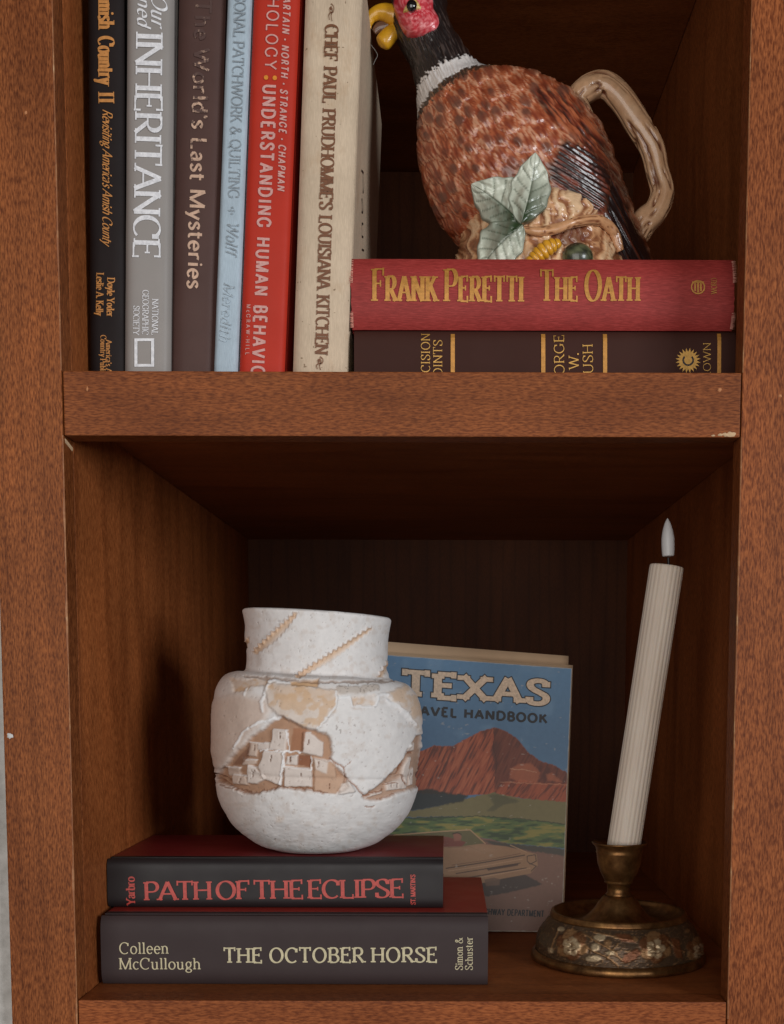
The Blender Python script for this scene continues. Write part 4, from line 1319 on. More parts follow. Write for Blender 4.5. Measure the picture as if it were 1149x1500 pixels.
def bk_text(name, s, z0, z1, cap, material, **kw):
    (x0, y0), (x1, y1) = ZT8([z0, z1])
    ua, va = bk_uv(x0, y0); ub, vb = bk_uv(x1, y1)
    k = np.linalg.norm(np.array((ua - ub, 0))) * BW / np.hypot(x1 - x0, y1 - y0)
    return text(bk_m, booklet, name, s, (ua * BW, va * BH), (ub * BW, vb * BH), cap / 3.41 * k, material, **kw)


M_CRM = foil("cream_print", C(222, 196, 170), 0, 0.5)
M_BLK = foil("black_print", C(30, 30, 36), 0, 0.5)
TXK = dict(thick=.33, thin=.19, serif=.10, track=.12, nib=0)
bk_text("title_lettering", "TEXAS", (100, 302), (832, 347), 118, M_BLK, grow=0.0008, **TXK)
bk_text("title_lettering", "TEXAS", (100, 302), (832, 347), 118, M_CRM, lift=0.00022, **TXK)
bk_text("subtitle_lettering", "TRAVEL HANDBOOK", (92, 393), (824, 440), 42, M_BLK, thick=.31, thin=.27, serif=0, track=.16, space=.5)
bk_text("publisher_lettering", "TEXAS HIGHWAY DEPARTMENT", (380, 1392), (808, 1408), 29, M_BLK, thick=.2, thin=.16, serif=0, track=.12, space=.5)

# ------------------------------------------------------------------ brass candlestick
CYC = 0.1165
cc = P(905, 1400, CYC)
KC = (CYC + D) / F
stick = empty("candlestick", (cc[0], CYC, LOW), "squat aged brass candlestick with floral enamel band on the lower shelf", "candlestick")


def lathe(name, prof, cx, cy, cz, material, parent, n=96, fine=None, paint=None, closed=True):
    prof = np.array(prof, float)
    if fine:
        f = catmull(prof, fine)
    else:
        f = prof
    th = np.linspace(-np.pi, np.pi, n, endpoint=False)
    r = np.maximum(f[:, 0], 1e-5)[:, None]
    X = (cx + r * np.sin(th)).ravel(); Y_ = (cy - r * np.cos(th)).ravel(); Z_ = cz + np.repeat(f[:, 1], n)
    V = np.stack((X, Y_, Z_), 1)
    cols = None
    if paint is not None:
        V, cols = paint(V, np.stack((np.tile(np.sin(th), len(f)), np.tile(-np.cos(th), len(f)), np.zeros(len(V))), 1))
    return mesh(name, V, grid_faces(len(f), n, True), material, parent, cols=cols)


n = NT("aged_brass")
_f = n.noise(n.coords((90, 90, 90)), 1, 5, 0.65)
_g = n.noise(n.coords((700, 700, 300)), 1, 3, 0.6)
n.set(n.ramp(_f, [(0.28, C(84, 56, 34)), (0.5, C(132, 94, 56)), (0.75, C(172, 128, 78))]), n.math('MULTIPLY_ADD', _g, 0.28, 0.24), 0.85)
n.bump(_g, 0.12, 0.0003)
BRASS = n.m
rb = 130 * KC * 0.99


def zy(y, front=0.0):      # height above the shelf of a photo row at the stick's axis
    return P(905, y, CYC - front)[2] - LOW


ro = 97 * KC
h_rim = zy(1333)           # rim of the dish
lathe("foot_ring", [(0.0002, 0.0004), (rb - .004, 0.0004), (rb - .0005, 0.0008), (rb, 0.0022), (rb - .0004, 0.0044), (rb - .0016, 0.0060), (rb - .0030, 0.0066)], cc[0], CYC, LOW, BRASS, stick, 120)
ENB = L3(84, 66, 50)


def flowers(V, N):
    global col, dsp, qj
    m = V.copy(); m[:, 1] = CYC - np.abs(V[:, 1] - CYC)
    p = proj(m)
    qj = p + (np.stack((fbm(p / 3.0, 2), fbm(p / 3.0 + 30, 2)), 1) - .5) * 2.2
    col = np.tile(ENB, (len(V), 1)); dsp = np.zeros(len(V))
    ZS = lambda pts: cv(pts, 760, 1290, 3.83)
    BR1, BR2, PAL, LFB = L3(150, 112, 74), L3(112, 70, 42), L3(190, 168, 134), L3(118, 70, 42)
    v_ = fbm(p / 2.4 + 9, 3)
    col = lerp(col, L3(92, 72, 52), smooth(.5, .7, v_) * .7)
    for cx_, cy_, s_ in ((300, 358, 1.2), (765, 372, 1.22), (-40, 380, .9), (1012, 388, 1.0)):
        for k in range(6):
            a = k * math.pi / 3 + .4
            region(ZS([(cx_ + s_ * (42 * math.cos(a) + 36 * math.cos(t)), cy_ + s_ * (42 * math.sin(a) + 34 * math.sin(t))) for t in np.linspace(0, 6.28, 10)]), BR2 if k % 2 else BR1, .9, 1.2, .0006)
        for k in range(5):
            a = k * math.pi * .4 - 1.3
            region(ZS([(cx_ + s_ * (24 * math.cos(a) + 20 * math.cos(t)), cy_ + 8 + s_ * (26 * math.sin(a) + 22 * math.sin(t))) for t in np.linspace(0, 6.28, 9)]), PAL, .85, 1.0, .0006)
            stroke(ZS([(cx_ + 4, cy_ + 10), (cx_ + s_ * 40 * math.cos(a + .6), cy_ + 8 + s_ * 42 * math.sin(a + .6))]), .9, BR2, .9, -.0004)
        stroke(ZS([(cx_ - 18, cy_ + 30), (cx_ + 6, cy_ + 36), (cx_ + 26, cy_ + 22)]), 1.4, L3(96, 66, 44), .8, -.0004)
    fil = fbm(p / 5.5 + 60, 3)
    k_ = smooth(.035, .008, np.abs(fil - .5)) * (sdf(p, ZS([(150, 250), (1000, 250), (1000, 480), (150, 480)])) < 40)
    col = lerp(col, BR1, k_ * .6); dsp += k_ * .0004
    for ln in ([(370, 300), (420, 330), (470, 360), (540, 400), (580, 450)], [(380, 370), (430, 400), (500, 430), (540, 460), (560, 480)], [(560, 350), (520, 400), (500, 440)], [(420, 290), (480, 300), (560, 320), (640, 330)], [(230, 270), (200, 330), (180, 400)], [(830, 330), (880, 380), (930, 400)]):
        stroke(ZS(ln), 1.5, BR1, .9, .0006)
    for cx_, cy_, rx, ry, c_ in ((455, 318, 34, 18, PAL), (430, 372, 26, 22, PAL), (500, 356, 22, 26, BR1), (420, 438, 46, 20, PAL), (240, 270, 18, 14, PAL), (180, 392, 16, 18, PAL), (515, 405, 24, 14, PAL), (640, 330, 30, 16, BR1), (945, 280, 14, 12, BR1), (1000, 400, 16, 12, BR1)):
        region(ZS([(cx_ + rx * math.cos(t), cy_ + ry * math.sin(t)) for t in np.linspace(0, 6.28, 12)]), c_, .75, 1.3, .0005)
    for poly in ([(575, 450), (600, 410), (660, 380), (690, 400), (660, 440), (600, 465)], [(850, 320), (900, 330), (920, 440), (880, 430)], [(540, 300), (620, 300), (660, 350), (580, 340)]):
        region(ZS(poly), LFB, .85, 1.6, .0004)
    return V + N * dsp[:, None], col


M_ENAM = painted("worn_floral_enamel", 0.42, metal=0.5, var=0.2, bump=0.25, bscale=900)
r1, r2 = rb - .0035, ro + .0012
cone = [(r1, .0064)] + [(r1 + (r2 - r1) * t + .0035 * math.sin(math.pi * t), .0066 + (h_rim - .0044 - .0066) * t) for t in np.linspace(0.02, 1, 60)]
lathe("floral_band", cone, cc[0], CYC, LOW, M_ENAM, stick, 420, paint=flowers)
lathe("dish", [(ro + .0012, h_rim - .0046), (ro + .0021, h_rim - .0036), (ro + .0016, h_rim - .0018), (ro + .0008, h_rim - .0003), (ro - .0006, h_rim), (ro - .0018, h_rim - .0008), (ro - .003, h_rim - .0035), (ro - .007, h_rim - .0068), (ro * .75, h_rim - .0082), (ro * .55, h_rim - .0062), (ro * .40, h_rim - .0005), (ro * .30, h_rim + .0060), (.0105, h_rim + .0098), (.0088, h_rim + .0105)], cc[0], CYC, LOW, BRASS, stick, 120, 60)
z_s0, z_cup, z_rim = h_rim + .0104, zy(1292), zy(1234)
sx_ = cc[0]
cup = [(.0086, z_s0), (.0092, z_s0 + .0008), (.0080, z_s0 + .002), (.0079, z_s0 + .008), (.0086, z_cup - .0010), (.0098, z_cup), (.0094, z_cup + .0010), (.0100, z_cup + .0018), (.0128, z_cup + .007), (.0148, z_cup + .013), (.0156, z_rim - .0075), (.0160, z_rim - .0066), (.0157, z_rim - .0058), (.0164, z_rim - .003), (.0186, z_rim - .0006), (.0190, z_rim), (.0184, z_rim + .0005), (.0150, z_rim - .0012), (.0126, z_rim - .003), (.0122, z_rim - .008), (.0002, z_rim - .0085)]
lathe("cup", cup, sx_, CYC, LOW, BRASS, stick, 72)

# LED taper candle leaning in the cup
candle = empty("candle", (sx_, CYC, LOW + z_rim - .008), "ivory fluted taper candle with white flame tip, leaning in the brass cup", "candle")
cb_ = P(915.5, 1229, CYC); ct_ = P(977, 829, CYC - .002)
ax = ct_ - cb_; Lc = np.linalg.norm(ax); ax /= Lc
cb_ = cb_ - ax * .0055; Lc += .0055
e1 = _n(np.cross(ax, (0, 1, 0))); e2 = np.cross(ax, e1)
M_WAX = NT("ivory_wax")
_f = M_WAX.noise(M_WAX.coords((60, 60, 12)), 1, 4, 0.6)
M_WAX.set(M_WAX.ramp(_f, [(0.3, C(218, 200, 182)), (0.7, C(234, 220, 204))]), 0.55)
M_WAX.b.inputs["Subsurface Weight"].default_value = 0.25
M_WAX.b.inputs["Subsurface Radius"].default_value = (0.004, 0.003, 0.002)
M_WAX.b.inputs["Subsurface Scale"].default_value = 0.6
n_ = 132
rc = 24.3 * KC
V = []
rows = [(0, 1.0), (.25, .995), (.5, .99), (.75, 1.0), (.985, 1.0), (.995, .992), (1.0, .95), (1.0, .55), (.996, .18), (.996, .01)]
tt = np.linspace(0, 2 * np.pi, n_, endpoint=False)
for k, s_ in rows:
    r_ = rc * s_ * (1 + .033 * np.abs(np.cos(tt * 11)) - .02) if s_ > .9 else np.full(n_, rc * s_)
    V.append(cb_ + ax * (Lc * k) + (np.cos(tt) * r_)[:, None] * e1 + (np.sin(tt) * r_)[:, None] * e2)
mesh("fluted_shaft", np.vstack(V), grid_faces(len(rows), n_, True), M_WAX.m, candle)
def axial(name, base, prof, material, parent, n=40, axv=np.array((0, 0, 1.0))):
    a1 = _n(np.cross(axv, (0, 1, 0))); a2 = np.cross(axv, a1); t = np.linspace(0, 2 * np.pi, n, endpoint=False)
    V = [base + axv * h + (np.cos(t) * max(r, 1e-5))[:, None] * a1 + (np.sin(t) * max(r, 1e-5))[:, None] * a2 for r, h in prof]
    return mesh(name, np.vstack(V), grid_faces(len(prof), n, True), material, parent)
tip0 = P(979.5, 826, CYC - .002); tip1 = P(978, 759, CYC - .002)
axv = _n(tip1 - tip0); lt = np.linalg.norm(tip1 - tip0)
axial("wick", tip0 - axv * .002, [(.0009, 0), (.0009, lt * .2)], plain("black_plastic", C(30, 26, 26), .5), candle, 12, axv)
fl_ = catmull(np.array([(.0002, .165), (.0036, .168), (.0041, .22), (.0043, .32), (.0044, .45), (.0042, .58), (.0034, .74), (.0020, .89), (.0009, .96), (.0001, 1.0)]), 40)
M_TIP = plain("milky_plastic", C(214, 212, 212), 0.42, var=0.02)
axial("flame_tip", tip0, [(r, h * lt) for r, h in fl_], M_TIP, candle, 40, axv)

# ------------------------------------------------------------------ ceramic pheasant jug
HY = 0.122
KP = (HY + D) / F
jz = OATH_TOP + 0.0006
jc = P(800, 380, HY)
jug = empty("pheasant_jug", (jc[0], HY, jz), "glazed ceramic pheasant jug with branch handle, standing on the red cloth book", "jug")
S_ = [((603, -58), (612, -60), .0008), ((590, -52), (630, -56), .011), ((578, -36), (648, -34), .017), ((573, -12), (655, -6), .020), ((573, 18), (655, 16), .0215), ((576, 45), (659, 32), .022), ((587, 68), (665, 46), .0225),
      ((600, 92), (677, 66), .023), ((608, 120), (692, 88), .0245), ((612, 146), (705, 104), .027), ((613, 166), (720, 112), .031), ((612, 190), (748, 115), .037), ((613, 220), (787, 121), .043),
      ((618, 255), (828, 139), .0485), ((630, 295), (860, 166), .052), ((652, 332), (886, 203), .053), ((688, 366), (904, 248), .051), ((738, 395), (920, 295), .047), ((796, 418), (936, 338), .041), ((850, 430), (950, 375), .034), ((890, 436), (962, 405), .026), ((915, 440), (970, 428), .016), ((930, 442), (968, 438), .004)]
SA = catmull(np.array([(*l, *r, w) for l, r, w in S_]), 400)
rowk = np.linspace(0, len(S_) - 1, 400)
NB = 440
phi_u = np.linspace(-np.pi, np.pi, NB, endpoint=False)
phi = phi_u
Vb, Nb, rowv = [], [], []
ctr = []
for (lx, ly, rx, ry, w), kk in zip(SA, rowk):
    Lp, Rp = P(lx, ly, HY), P(rx, ry, HY)
    c_ = (Lp + Rp) / 2; h_ = (Rp - Lp) / 2
    off = np.outer(np.sin(phi), h_) + np.outer(-np.cos(phi) * w, (0, 1.0, 0))
    Vb.append(c_ + off)
    nn = np.outer(np.sin(phi), h_ / (h_ @ h_) ** .5 * (w / np.linalg.norm(h_)) ** .5) + np.outer(-np.cos(phi), (0, 1.0, 0))
    Nb.append(nn / np.linalg.norm(nn, axis=1)[:, None]); rowv.append(np.full(NB, kk))
Vb, Nb, rowv = np.vstack(Vb), np.vstack(Nb), np.hstack(rowv)
mm = Vb.copy(); mm[:, 1] = HY - np.abs(Vb[:, 1] - HY)
q = proj(mm)
qj = q + (np.stack((fbm(q / 5.0, 3), fbm(q / 5.0 + 50, 3)), 1) - .5) * 5
Z6 = lambda pts: cv(pts, 530, 0, 2.445)
RUST, ORG, PEACH, DBR, BLKc = L3(142, 66, 42), L3(180, 98, 62), L3(224, 176, 142), L3(84, 50, 40), L3(34, 26, 25)
col = np.tile(ORG, (len(q), 1)); dsp = np.zeros(len(q))
# overlapping breast feathers: nearest centre on a jittered lattice that follows the body
ang = math.radians(58)
fa = np.stack((q[:, 0] * math.cos(ang) + q[:, 1] * math.sin(ang), -q[:, 0] * math.sin(ang) + q[:, 1] * math.cos(ang)), 1)
cell = np.array((27.0, 22.0))
best = np.full(len(q), 1e9); rel = np.zeros((len(q), 2)); fid = np.zeros(len(q))
gi = np.floor(fa / cell)
for dx in (-1, 0, 1):
    for dy in (-1, 0, 1):
        g = gi + (dx, dy)
        j1 = _hash(g[:, 0], g[:, 1], g[:, 0] * 0 + 3); j2 = _hash(g[:, 0], g[:, 1], g[:, 0] * 0 + 9)
        cen = (g + np.stack((.2 + .6 * j1, .25 + .5 * j2 + .5 * (g[:, 0] % 2)), 1)) * cell
        r = (fa - cen) / cell
        rr = r.copy(); rr[:, 0] *= np.where(r[:, 0] > 0, 1.15, .75)
        dd = (rr ** 2).sum(1)
        k = dd < best
        best = np.where(k, dd, best); rel[k] = r[k]; fid = np.where(k, _hash(g[:, 0], g[:, 1], g[:, 0] * 0 + 21), fid)
dist = np.sqrt(best)
barb = fbm(np.stack((fa[:, 0] / 13 + fid * 50, (fa[:, 1] + rel[:, 1] * rel[:, 0] * 10) / 1.7), 1), 2)
col = lerp(col, RUST, smooth(.12, .55, .62 - dist) * .8)
col = lerp(col, PEACH, smooth(.54, .66, barb) * .55 * smooth(.1, .45, dist))
col = lerp(col, L3(120, 44, 28), smooth(.46, .34, barb) * .65)
spot = (fid > .3) * smooth(.20 + .28 * fid, .08 + .28 * fid, np.sqrt((rel[:, 0] - .05) ** 2 * 1.0 + rel[:, 1] ** 2 * 1.25) + (barb - .5) * .12)
col = lerp(col, lerp(np.tile(DBR, (len(q), 1)), L3(116, 80, 66), fid), spot * (.35 + .45 * smooth(.35, .65, fbm(q / 16.0 + 80, 2))))
col = lerp(col, PEACH, smooth(.07, .0, np.abs(dist - .58)) * .35 * (rel[:, 0] > 0))
dsp += (.0010 * smooth(.75, .1, dist) + .0011 * (rel[:, 0]) * smooth(.8, .3, dist) + (barb - .5) * .0011)
# fold between shoulder and breast, darker streaked back
stroke(Z6([(425, 300), (440, 380), (490, 460), (560, 530)]), 3, L3(140, 62, 38), .5, -.0010)
bk_dir = np.stack(((q[:, 0] * .62 + q[:, 1] * .78) / 26, (-q[:, 0] * .78 + q[:, 1] * .62) / 2.6), 1)
strk = fbm(bk_dir, 3)
bmask = smooth(6, -10, sdf(qj, Z6([(640, 290), (760, 350), (850, 450), (930, 600), (960, 720), (880, 700), (830, 560), (740, 480), (660, 420), (600, 330)])))
sc1 = lerp(np.tile(L3(112, 46, 30), (len(q), 1)), ORG, smooth(.5, .68, strk)); sc1 = lerp(sc1, L3(52, 26, 22), smooth(.48, .34, strk))
col = lerp(col, lerp(sc1, L3(40, 22, 20), smooth(170, 250, q[:, 1]) * .55), bmask * .9); dsp = dsp * (1 - bmask * .6) + bmask * (strk - .5) * .002
# pale streaked belly under the wing
smask = smooth(6, -8, sdf(qj, Z6([(640, 650), (700, 690), (800, 760), (900, 790), (940, 930), (540, 930), (560, 780)])))
stb = fbm(np.stack((q[:, 0] / 3.0 + q[:, 1] / 14, q[:, 1] / 26), 1), 3)
c2 = lerp(np.tile(L3(206, 140, 112), (len(q), 1)), L3(116, 52, 38), smooth(.52, .66, stb))
col = lerp(col, c2, smask); dsp = dsp * (1 - smask) + smask * (stb - .5) * -.0018
# folded dark wing, ridged
wing = Z6([(668, 640), (685, 575), (720, 505), (760, 520), (800, 520), (860, 580), (895, 640), (895, 700), (872, 765), (800, 752), (720, 700)])
sw = sdf(q + (qj - q) * 2.2, wing); wm = smooth(7, -6, sw)
wd = np.stack(((q[:, 0] * .84 + q[:, 1] * .54) / 30, (-q[:, 0] * .54 + q[:, 1] * .84) / 6.2), 1)
rid = np.abs((wd[:, 1] + .5 * fbm(wd, 2)) % 1 - .5) * 2
wst = fbm(np.stack((wd[:, 0], wd[:, 1] * 3), 1), 3)
wc = lerp(np.tile(L3(46, 25, 20), (len(q), 1)), L3(128, 60, 40), smooth(.52, .68, wst) * .85)
col = lerp(col, wc, wm); dsp = dsp * (1 - wm) + wm * (.0008 + rid * .0013 + (vnoise(q / 3.0) - .5) * .0004)
# dark tail
tm = smooth(4, -4, sdf(qj, Z6([(895, 640), (930, 680), (965, 770), (1010, 860), (1060, 960), (1060, 1100), (880, 1100), (905, 880), (868, 790), (880, 720)])))
ts = fbm(np.stack((q[:, 0] / 3 - q[:, 1] / 6, q[:, 1] / 40), 1), 3)
col = lerp(col, lerp(np.tile(L3(36, 22, 20), (len(q), 1)), L3(96, 48, 34), smooth(.6, .75, ts)), tm); dsp = dsp * (1 - tm) + tm * (ts - .5) * .002
# collar and dark neck by position along the bird
rj = rowv + (fbm(q / 3.2 + 5, 3) - .5) * .9
ft = fbm(np.stack((q[:, 0] / 2.2 - q[:, 1] / 5, q[:, 1] / 16 + q[:, 0] / 30), 1), 3)
ring_d = smooth(11.0, 10.7, rj) ; col = lerp(col, lerp(np.tile(L3(70, 56, 46), (len(q), 1)), L3(130, 96, 72), smooth(.5, .7, ft)), ring_d)
ring_w = smooth(10.35, 10.15, rj); col = lerp(col, L3(226, 220, 216), ring_w)
ring_b = smooth(8.75, 8.55, rj); col = lerp(col, lerp(np.tile(BLKc, (len(q), 1)), L3(70, 58, 54), smooth(.55, .75, ft)), ring_b)
dsp = dsp * (1 - ring_d) + ring_d * ((ft - .5) * .0016 + ring_w * .0006 * (1 - ring_b))
endf = smooth(0, .8, rowv) * smooth(22, 21, rowv)
Vb = Vb + Nb * (dsp * endf)[:, None]
Vb[:, 2] = np.maximum(Vb[:, 2], jz)
M_GLZ = painted("glazed_ceramic", 0.34, coat=0.5, var=0.12, bump=0.1, bscale=500, coat_rough=0.08)
mesh("bird_body", Vb, grid_faces(400, NB, True), M_GLZ, jug, cols=col)
SURF = [(proj(Vb[Vb[:, 1] < HY]), Vb[Vb[:, 1] < HY][:, 1])]

# tree stump below the bird
S2 = np.array([(697, 312, 742, 318, .016), (691, 320, 800, 328, .036), (685, 330, 868, 338, .0475), (681, 341, 893, 347, .0530), (677, 355, 903, 357, .0558), (672, 380, 911, 380, .0575), (664, 412, 921, 412, .0590), (657, 440, 930, 440, .0605), (654, 452, 934, 452, .0610)])
S2 = catmull(S2, 150)
Vs, Ns = [], []
for lx, ly, rx, ry, w in S2:
    Lp, Rp = P(lx, ly, HY), P(rx, ry, HY); c_ = (Lp + Rp) / 2; h_ = (Rp - Lp) / 2
    t = np.linspace(-np.pi, np.pi, 320, endpoint=False)
    Vs.append(c_ + np.outer(np.sin(t), h_) + np.outer(-np.cos(t) * w, (0, 1.0, 0)))
    Ns.append(np.outer(np.sin(t), _n(h_)) + np.outer(-np.cos(t), (0, 1.0, 0)))
Vs, Ns = np.vstack(Vs), np.vstack(Ns)
Vs[:, 2] -= Vs[:, 2].min() - jz if Vs[:, 2].min() < jz else 0
m3 = Vs.copy(); m3[:, 1] = HY - np.abs(Vs[:, 1] - HY)
q = proj(m3); qj = q + (np.stack((fbm(q / 5.0, 3), fbm(q / 5.0 + 50, 3)), 1) - .5) * 5
g1 = fbm(np.stack((q[:, 0] / 5 + fbm(q / 18, 2) * 5, q[:, 1] / 30), 1), 4)
g2 = vnoise(np.stack((q[:, 0] / 9, q[:, 1] / 3.2), 1))
col = lerp(np.tile(L3(206, 152, 108), (len(q), 1)), L3(228, 190, 150), smooth(.45, .65, g1))
dsp = (g1 - .5) * .0045
col = lerp(col, L3(126, 70, 42), smooth(.47, .36, g1) * .85)
col = lerp(col, L3(150, 96, 62), smooth(.80, .9, g2) * .6); dsp -= smooth(.8, .9, g2) * .0006
region(Z6([(670, 830), (740, 800), (800, 800), (815, 860), (760, 880), (690, 870)]), L3(98, 44, 30), .8, 4, -.002)
Vs = Vs + Ns * dsp[:, None]
stump = mesh("stump", Vs, grid_faces(150, 320, True), M_GLZ, jug, cols=col)
SURF.append((proj(Vs[Vs[:, 1] < HY]), Vs[Vs[:, 1] < HY][:, 1]))


def front(p, rad=3.5):
    """depth of the frontmost jug surface at photo pixels p"""
    out = np.full(len(p), np.nan)
    for sq, sy in SURF:
        lo, hi = p.min(0) - 8, p.max(0) + 8
        k = ((sq > lo) & (sq < hi)).all(1); a, b_ = sq[k], sy[k]
        if not len(a): continue
        for i, pt in enumerate(p):
            d = ((a - pt) ** 2).sum(1)
            m = d < rad * rad
            if m.any():
                v_ = b_[m].min()
                out[i] = v_ if np.isnan(out[i]) else min(out[i], v_)
    bad = np.isnan(out)
    out[bad] = np.nanmedian(out) if not bad.all() else HY - .05
    return out


def drape(name, px, cols, n, m, material, parent, lift, smoothk=4):
    """a moulded sheet lying on the jug: px is an n x m lattice of photo pixels, lift its height above the surface"""
    Yf = front(px).reshape(n, m)
    for _ in range(smoothk):
        Pd = np.pad(Yf, 1, mode='edge')
        Yf = np.minimum(Yf, (Pd[:-2, 1:-1] + Pd[2:, 1:-1] + Pd[1:-1, :-2] + Pd[1:-1, 2:]) / 4) * .7 + Yf * .3
    Yf = Yf.ravel() - lift
    V = np.array([P(a, b_, y_) for (a, b_), y_ in zip(px, Yf)])
    B = V.copy(); B[:, 1] += .004
    f = grid_faces(n, m); N = n * m
    rim = [i for i in range(m)] + [i * m + m - 1 for i in range(1, n)] + [N - 1 - i for i in range(1, m)] + [(n - 1 - i) * m for i in range(1, n - 1)]
    f3 = [(rim[i], rim[(i + 1) % len(rim)], rim[(i + 1) % len(rim)] + N, rim[i] + N) for i in range(len(rim))]
    return mesh(name, np.vstack((V, B)), f + f3, material, parent, cols=np.vstack((cols, cols)))


def leaf(base, tip, hl, hr, green_side, up=0.0):
    base, tip = np.array(Z6([base, tip]))
    n, m = 44, 37
    d = tip - base; ln = np.linalg.norm(d); d /= ln; nr = np.array((-d[1], d[0]))
    pts, cols, lift = [], [], []
    for i in range(n):
        t = i / (n - 1)
        wdt = (math.sin(math.pi * min(1, t ** .86)) ** .85) * (1 + .05 * math.sin(t * 26)) + .02
        if t == 1: wdt = .0
        mid = base + d * ln * t + nr * 4 * math.sin(t * 3)
        for j in range(m):
            s = 2 * j / (m - 1) - 1
            hw = (hr if s > 0 else hl) / 2.445 * wdt
            pts.append(mid + nr * hw * s)
            vein = 0.0
            for k in range(1, 6):
                t0 = k * .16 - .04
                dv = abs((t - t0) - abs(s) * .20)
                vein = max(vein, max(0, 1 - dv / .018) * (abs(s) < .85))
            ridge = max(0, 1 - abs(s) / .05)
            pale = np.clip(t * 1.4 + .35 * abs(s) - .04 + (.28 if s * green_side < 0 else -.24), 0, 1)
            c_ = L3(50, 70, 42) * (1 - pale) + L3(212, 216, 198) * pale
            c_ = c_ * (1 - .75 * max(vein, ridge)) + L3(52, 66, 42) * .75 * max(vein, ridge)
            rimk = smooth(.86, 1.0, np.array([abs(s)]))[0] * .6
            cols.append(c_ * (1 - rimk) + L3(58, 66, 42) * rimk)
            lift.append(up + .0026 + .0018 * (1 - abs(s)) - .0012 * max(vein, ridge) + .0005 * math.sin(s * 4 + t * 5))
    return drape("leaf", np.array(pts), np.array(cols), n, m, M_GLZ, jug, np.array(lift))


leaf((574, 800), (392, 660), 78, 100, -1)
leaf((572, 800), (622, 546), 72, 70, 1, .0022)
leaf((576, 804), (424, 966), 74, 80, 1, .0010)


def tube(name, pts, rad, material, parent, n=28, rows=120, squash=1.0, groove=0.0, cols=None, dark=None, rings=0):
    pts = np.asarray(pts, float)
    c_ = catmull(np.hstack((pts, np.asarray(rad, float)[:, None])), rows)
    r_ = np.maximum(c_[:, 3], 1e-5); c_ = c_[:, :3]
    tg = np.gradient(c_, axis=0); tg /= np.linalg.norm(tg, axis=1)[:, None]
    V, K = [], []
    t = np.linspace(0, 2 * np.pi, n, endpoint=False)
    for i in range(rows):
        s_ = _n(np.cross(tg[i], (0, -1.0, 0))); o_ = np.cross(s_, tg[i])
        rr = np.full(n, r_[i])
        if groove:
            pp = np.stack((np.cos(t) * 1.9 + i / rows * 1.2, np.sin(t) * 1.9, np.full(n, i / rows * 5.5)), 1)
            g_ = fbm(pp + 3, 3); k_ = smooth(.07, .0, np.abs(g_ - .5))
            rr = rr * (1 - .18 * k_ + .22 * (fbm(pp * .6 + 9, 2) - .5) * 2)
        else:
            k_ = np.zeros(n)
        if rings:
            w_ = abs(math.sin(i / rows * math.pi * rings)); rr = rr * (.86 + .16 * w_); k_ = k_ + (w_ < .3) * .8
        V.append(c_[i] + (np.cos(t) * rr)[:, None] * s_ + (np.sin(t) * rr * squash)[:, None] * o_); K.append(k_)
    V, K = np.vstack(V), np.clip(np.hstack(K), 0, 1)
    a, b_ = (cols if cols is not None else (L3(200, 152, 112), L3(108, 56, 32)))
    cl = lerp(np.tile(a, (len(V), 1)), L3(*[int(v) for v in (212, 174, 138)]) if cols is None else a, fbm(V * 150, 3))
    cl = lerp(cl, b_, K)
    f = grid_faces(rows, n, True); f.append(tuple(range(n))); f.append(tuple(range((rows - 1) * n, rows * n)))
    return mesh(name, V, f, material, parent, cols=cl)


W6 = lambda pts, ys: [P(*Z6([p])[0], y_) for p, y_ in zip(pts, ys)]
HP = [(815, 440), (775, 365), (805, 325), (865, 305), (925, 352), (985, 440), (1040, 530), (1060, 610), (1078, 690), (1056, 755), (1010, 800), (985, 850), (975, 900)]
tube("handle", W6(HP, [HY] * 13), np.array([28, 40, 46, 44, 46, 48, 46, 42, 44, 43, 44, 38, 24]) / 2.445 * KP, M_GLZ, jug, 64, 260, 0.9, 1.0)
RP = [(560, 815), (630, 830), (700, 820), (770, 795), (850, 790), (900, 830), (925, 900)]
ry_ = front(np.array(Z6(RP)), 6) - .001
tube("root", [P(*Z6([p])[0], y_) for p, y_ in zip(RP, ry_)], np.array([8, 15, 17, 17, 18, 18, 15]) / 2.445 * KP, M_GLZ, stump, 24, 120, 0.9, 1.0, cols=(L3(206, 152, 108), L3(120, 66, 42)))
FP = [(712, 868), (672, 885), (632, 915), (600, 945)]
fy_ = front(np.array(Z6(FP)), 6) - .003
tube("foot", [P(*Z6([p])[0], y_) for p, y_ in zip(FP, fy_)], np.array([12, 26, 26, 18]) / 2.445 * KP, M_GLZ, stump, 28, 90, 0.8, 0, cols=(L3(222, 158, 40), L3(138, 92, 26)), rings=7)
bp = np.array(Z6([(772, 925)])); by_ = front(bp, 6)[0]
bc = P(bp[0][0], bp[0][1], by_ + .002)
th_, ph_ = np.meshgrid(np.linspace(0, 2 * np.pi, 36, endpoint=False), np.linspace(0.01, np.pi - .01, 20))
sv = np.stack((np.sin(ph_) * np.cos(th_), np.sin(ph_) * np.sin(th_), np.cos(ph_)), 2).reshape(-1, 3)
mesh("berry", bc + sv * (.0100, .0085, .0090), grid_faces(20, 36, True), M_GLZ, stump, cols=lerp(np.tile(L3(44, 46, 32), (len(sv), 1)), L3(104, 106, 76), smooth(.45, .7, fbm(sv * 2 + 4, 3))))

# head: red face skin, eye, open beak
Z9 = lambda pts: cv(pts, 530, 0, 4.996)


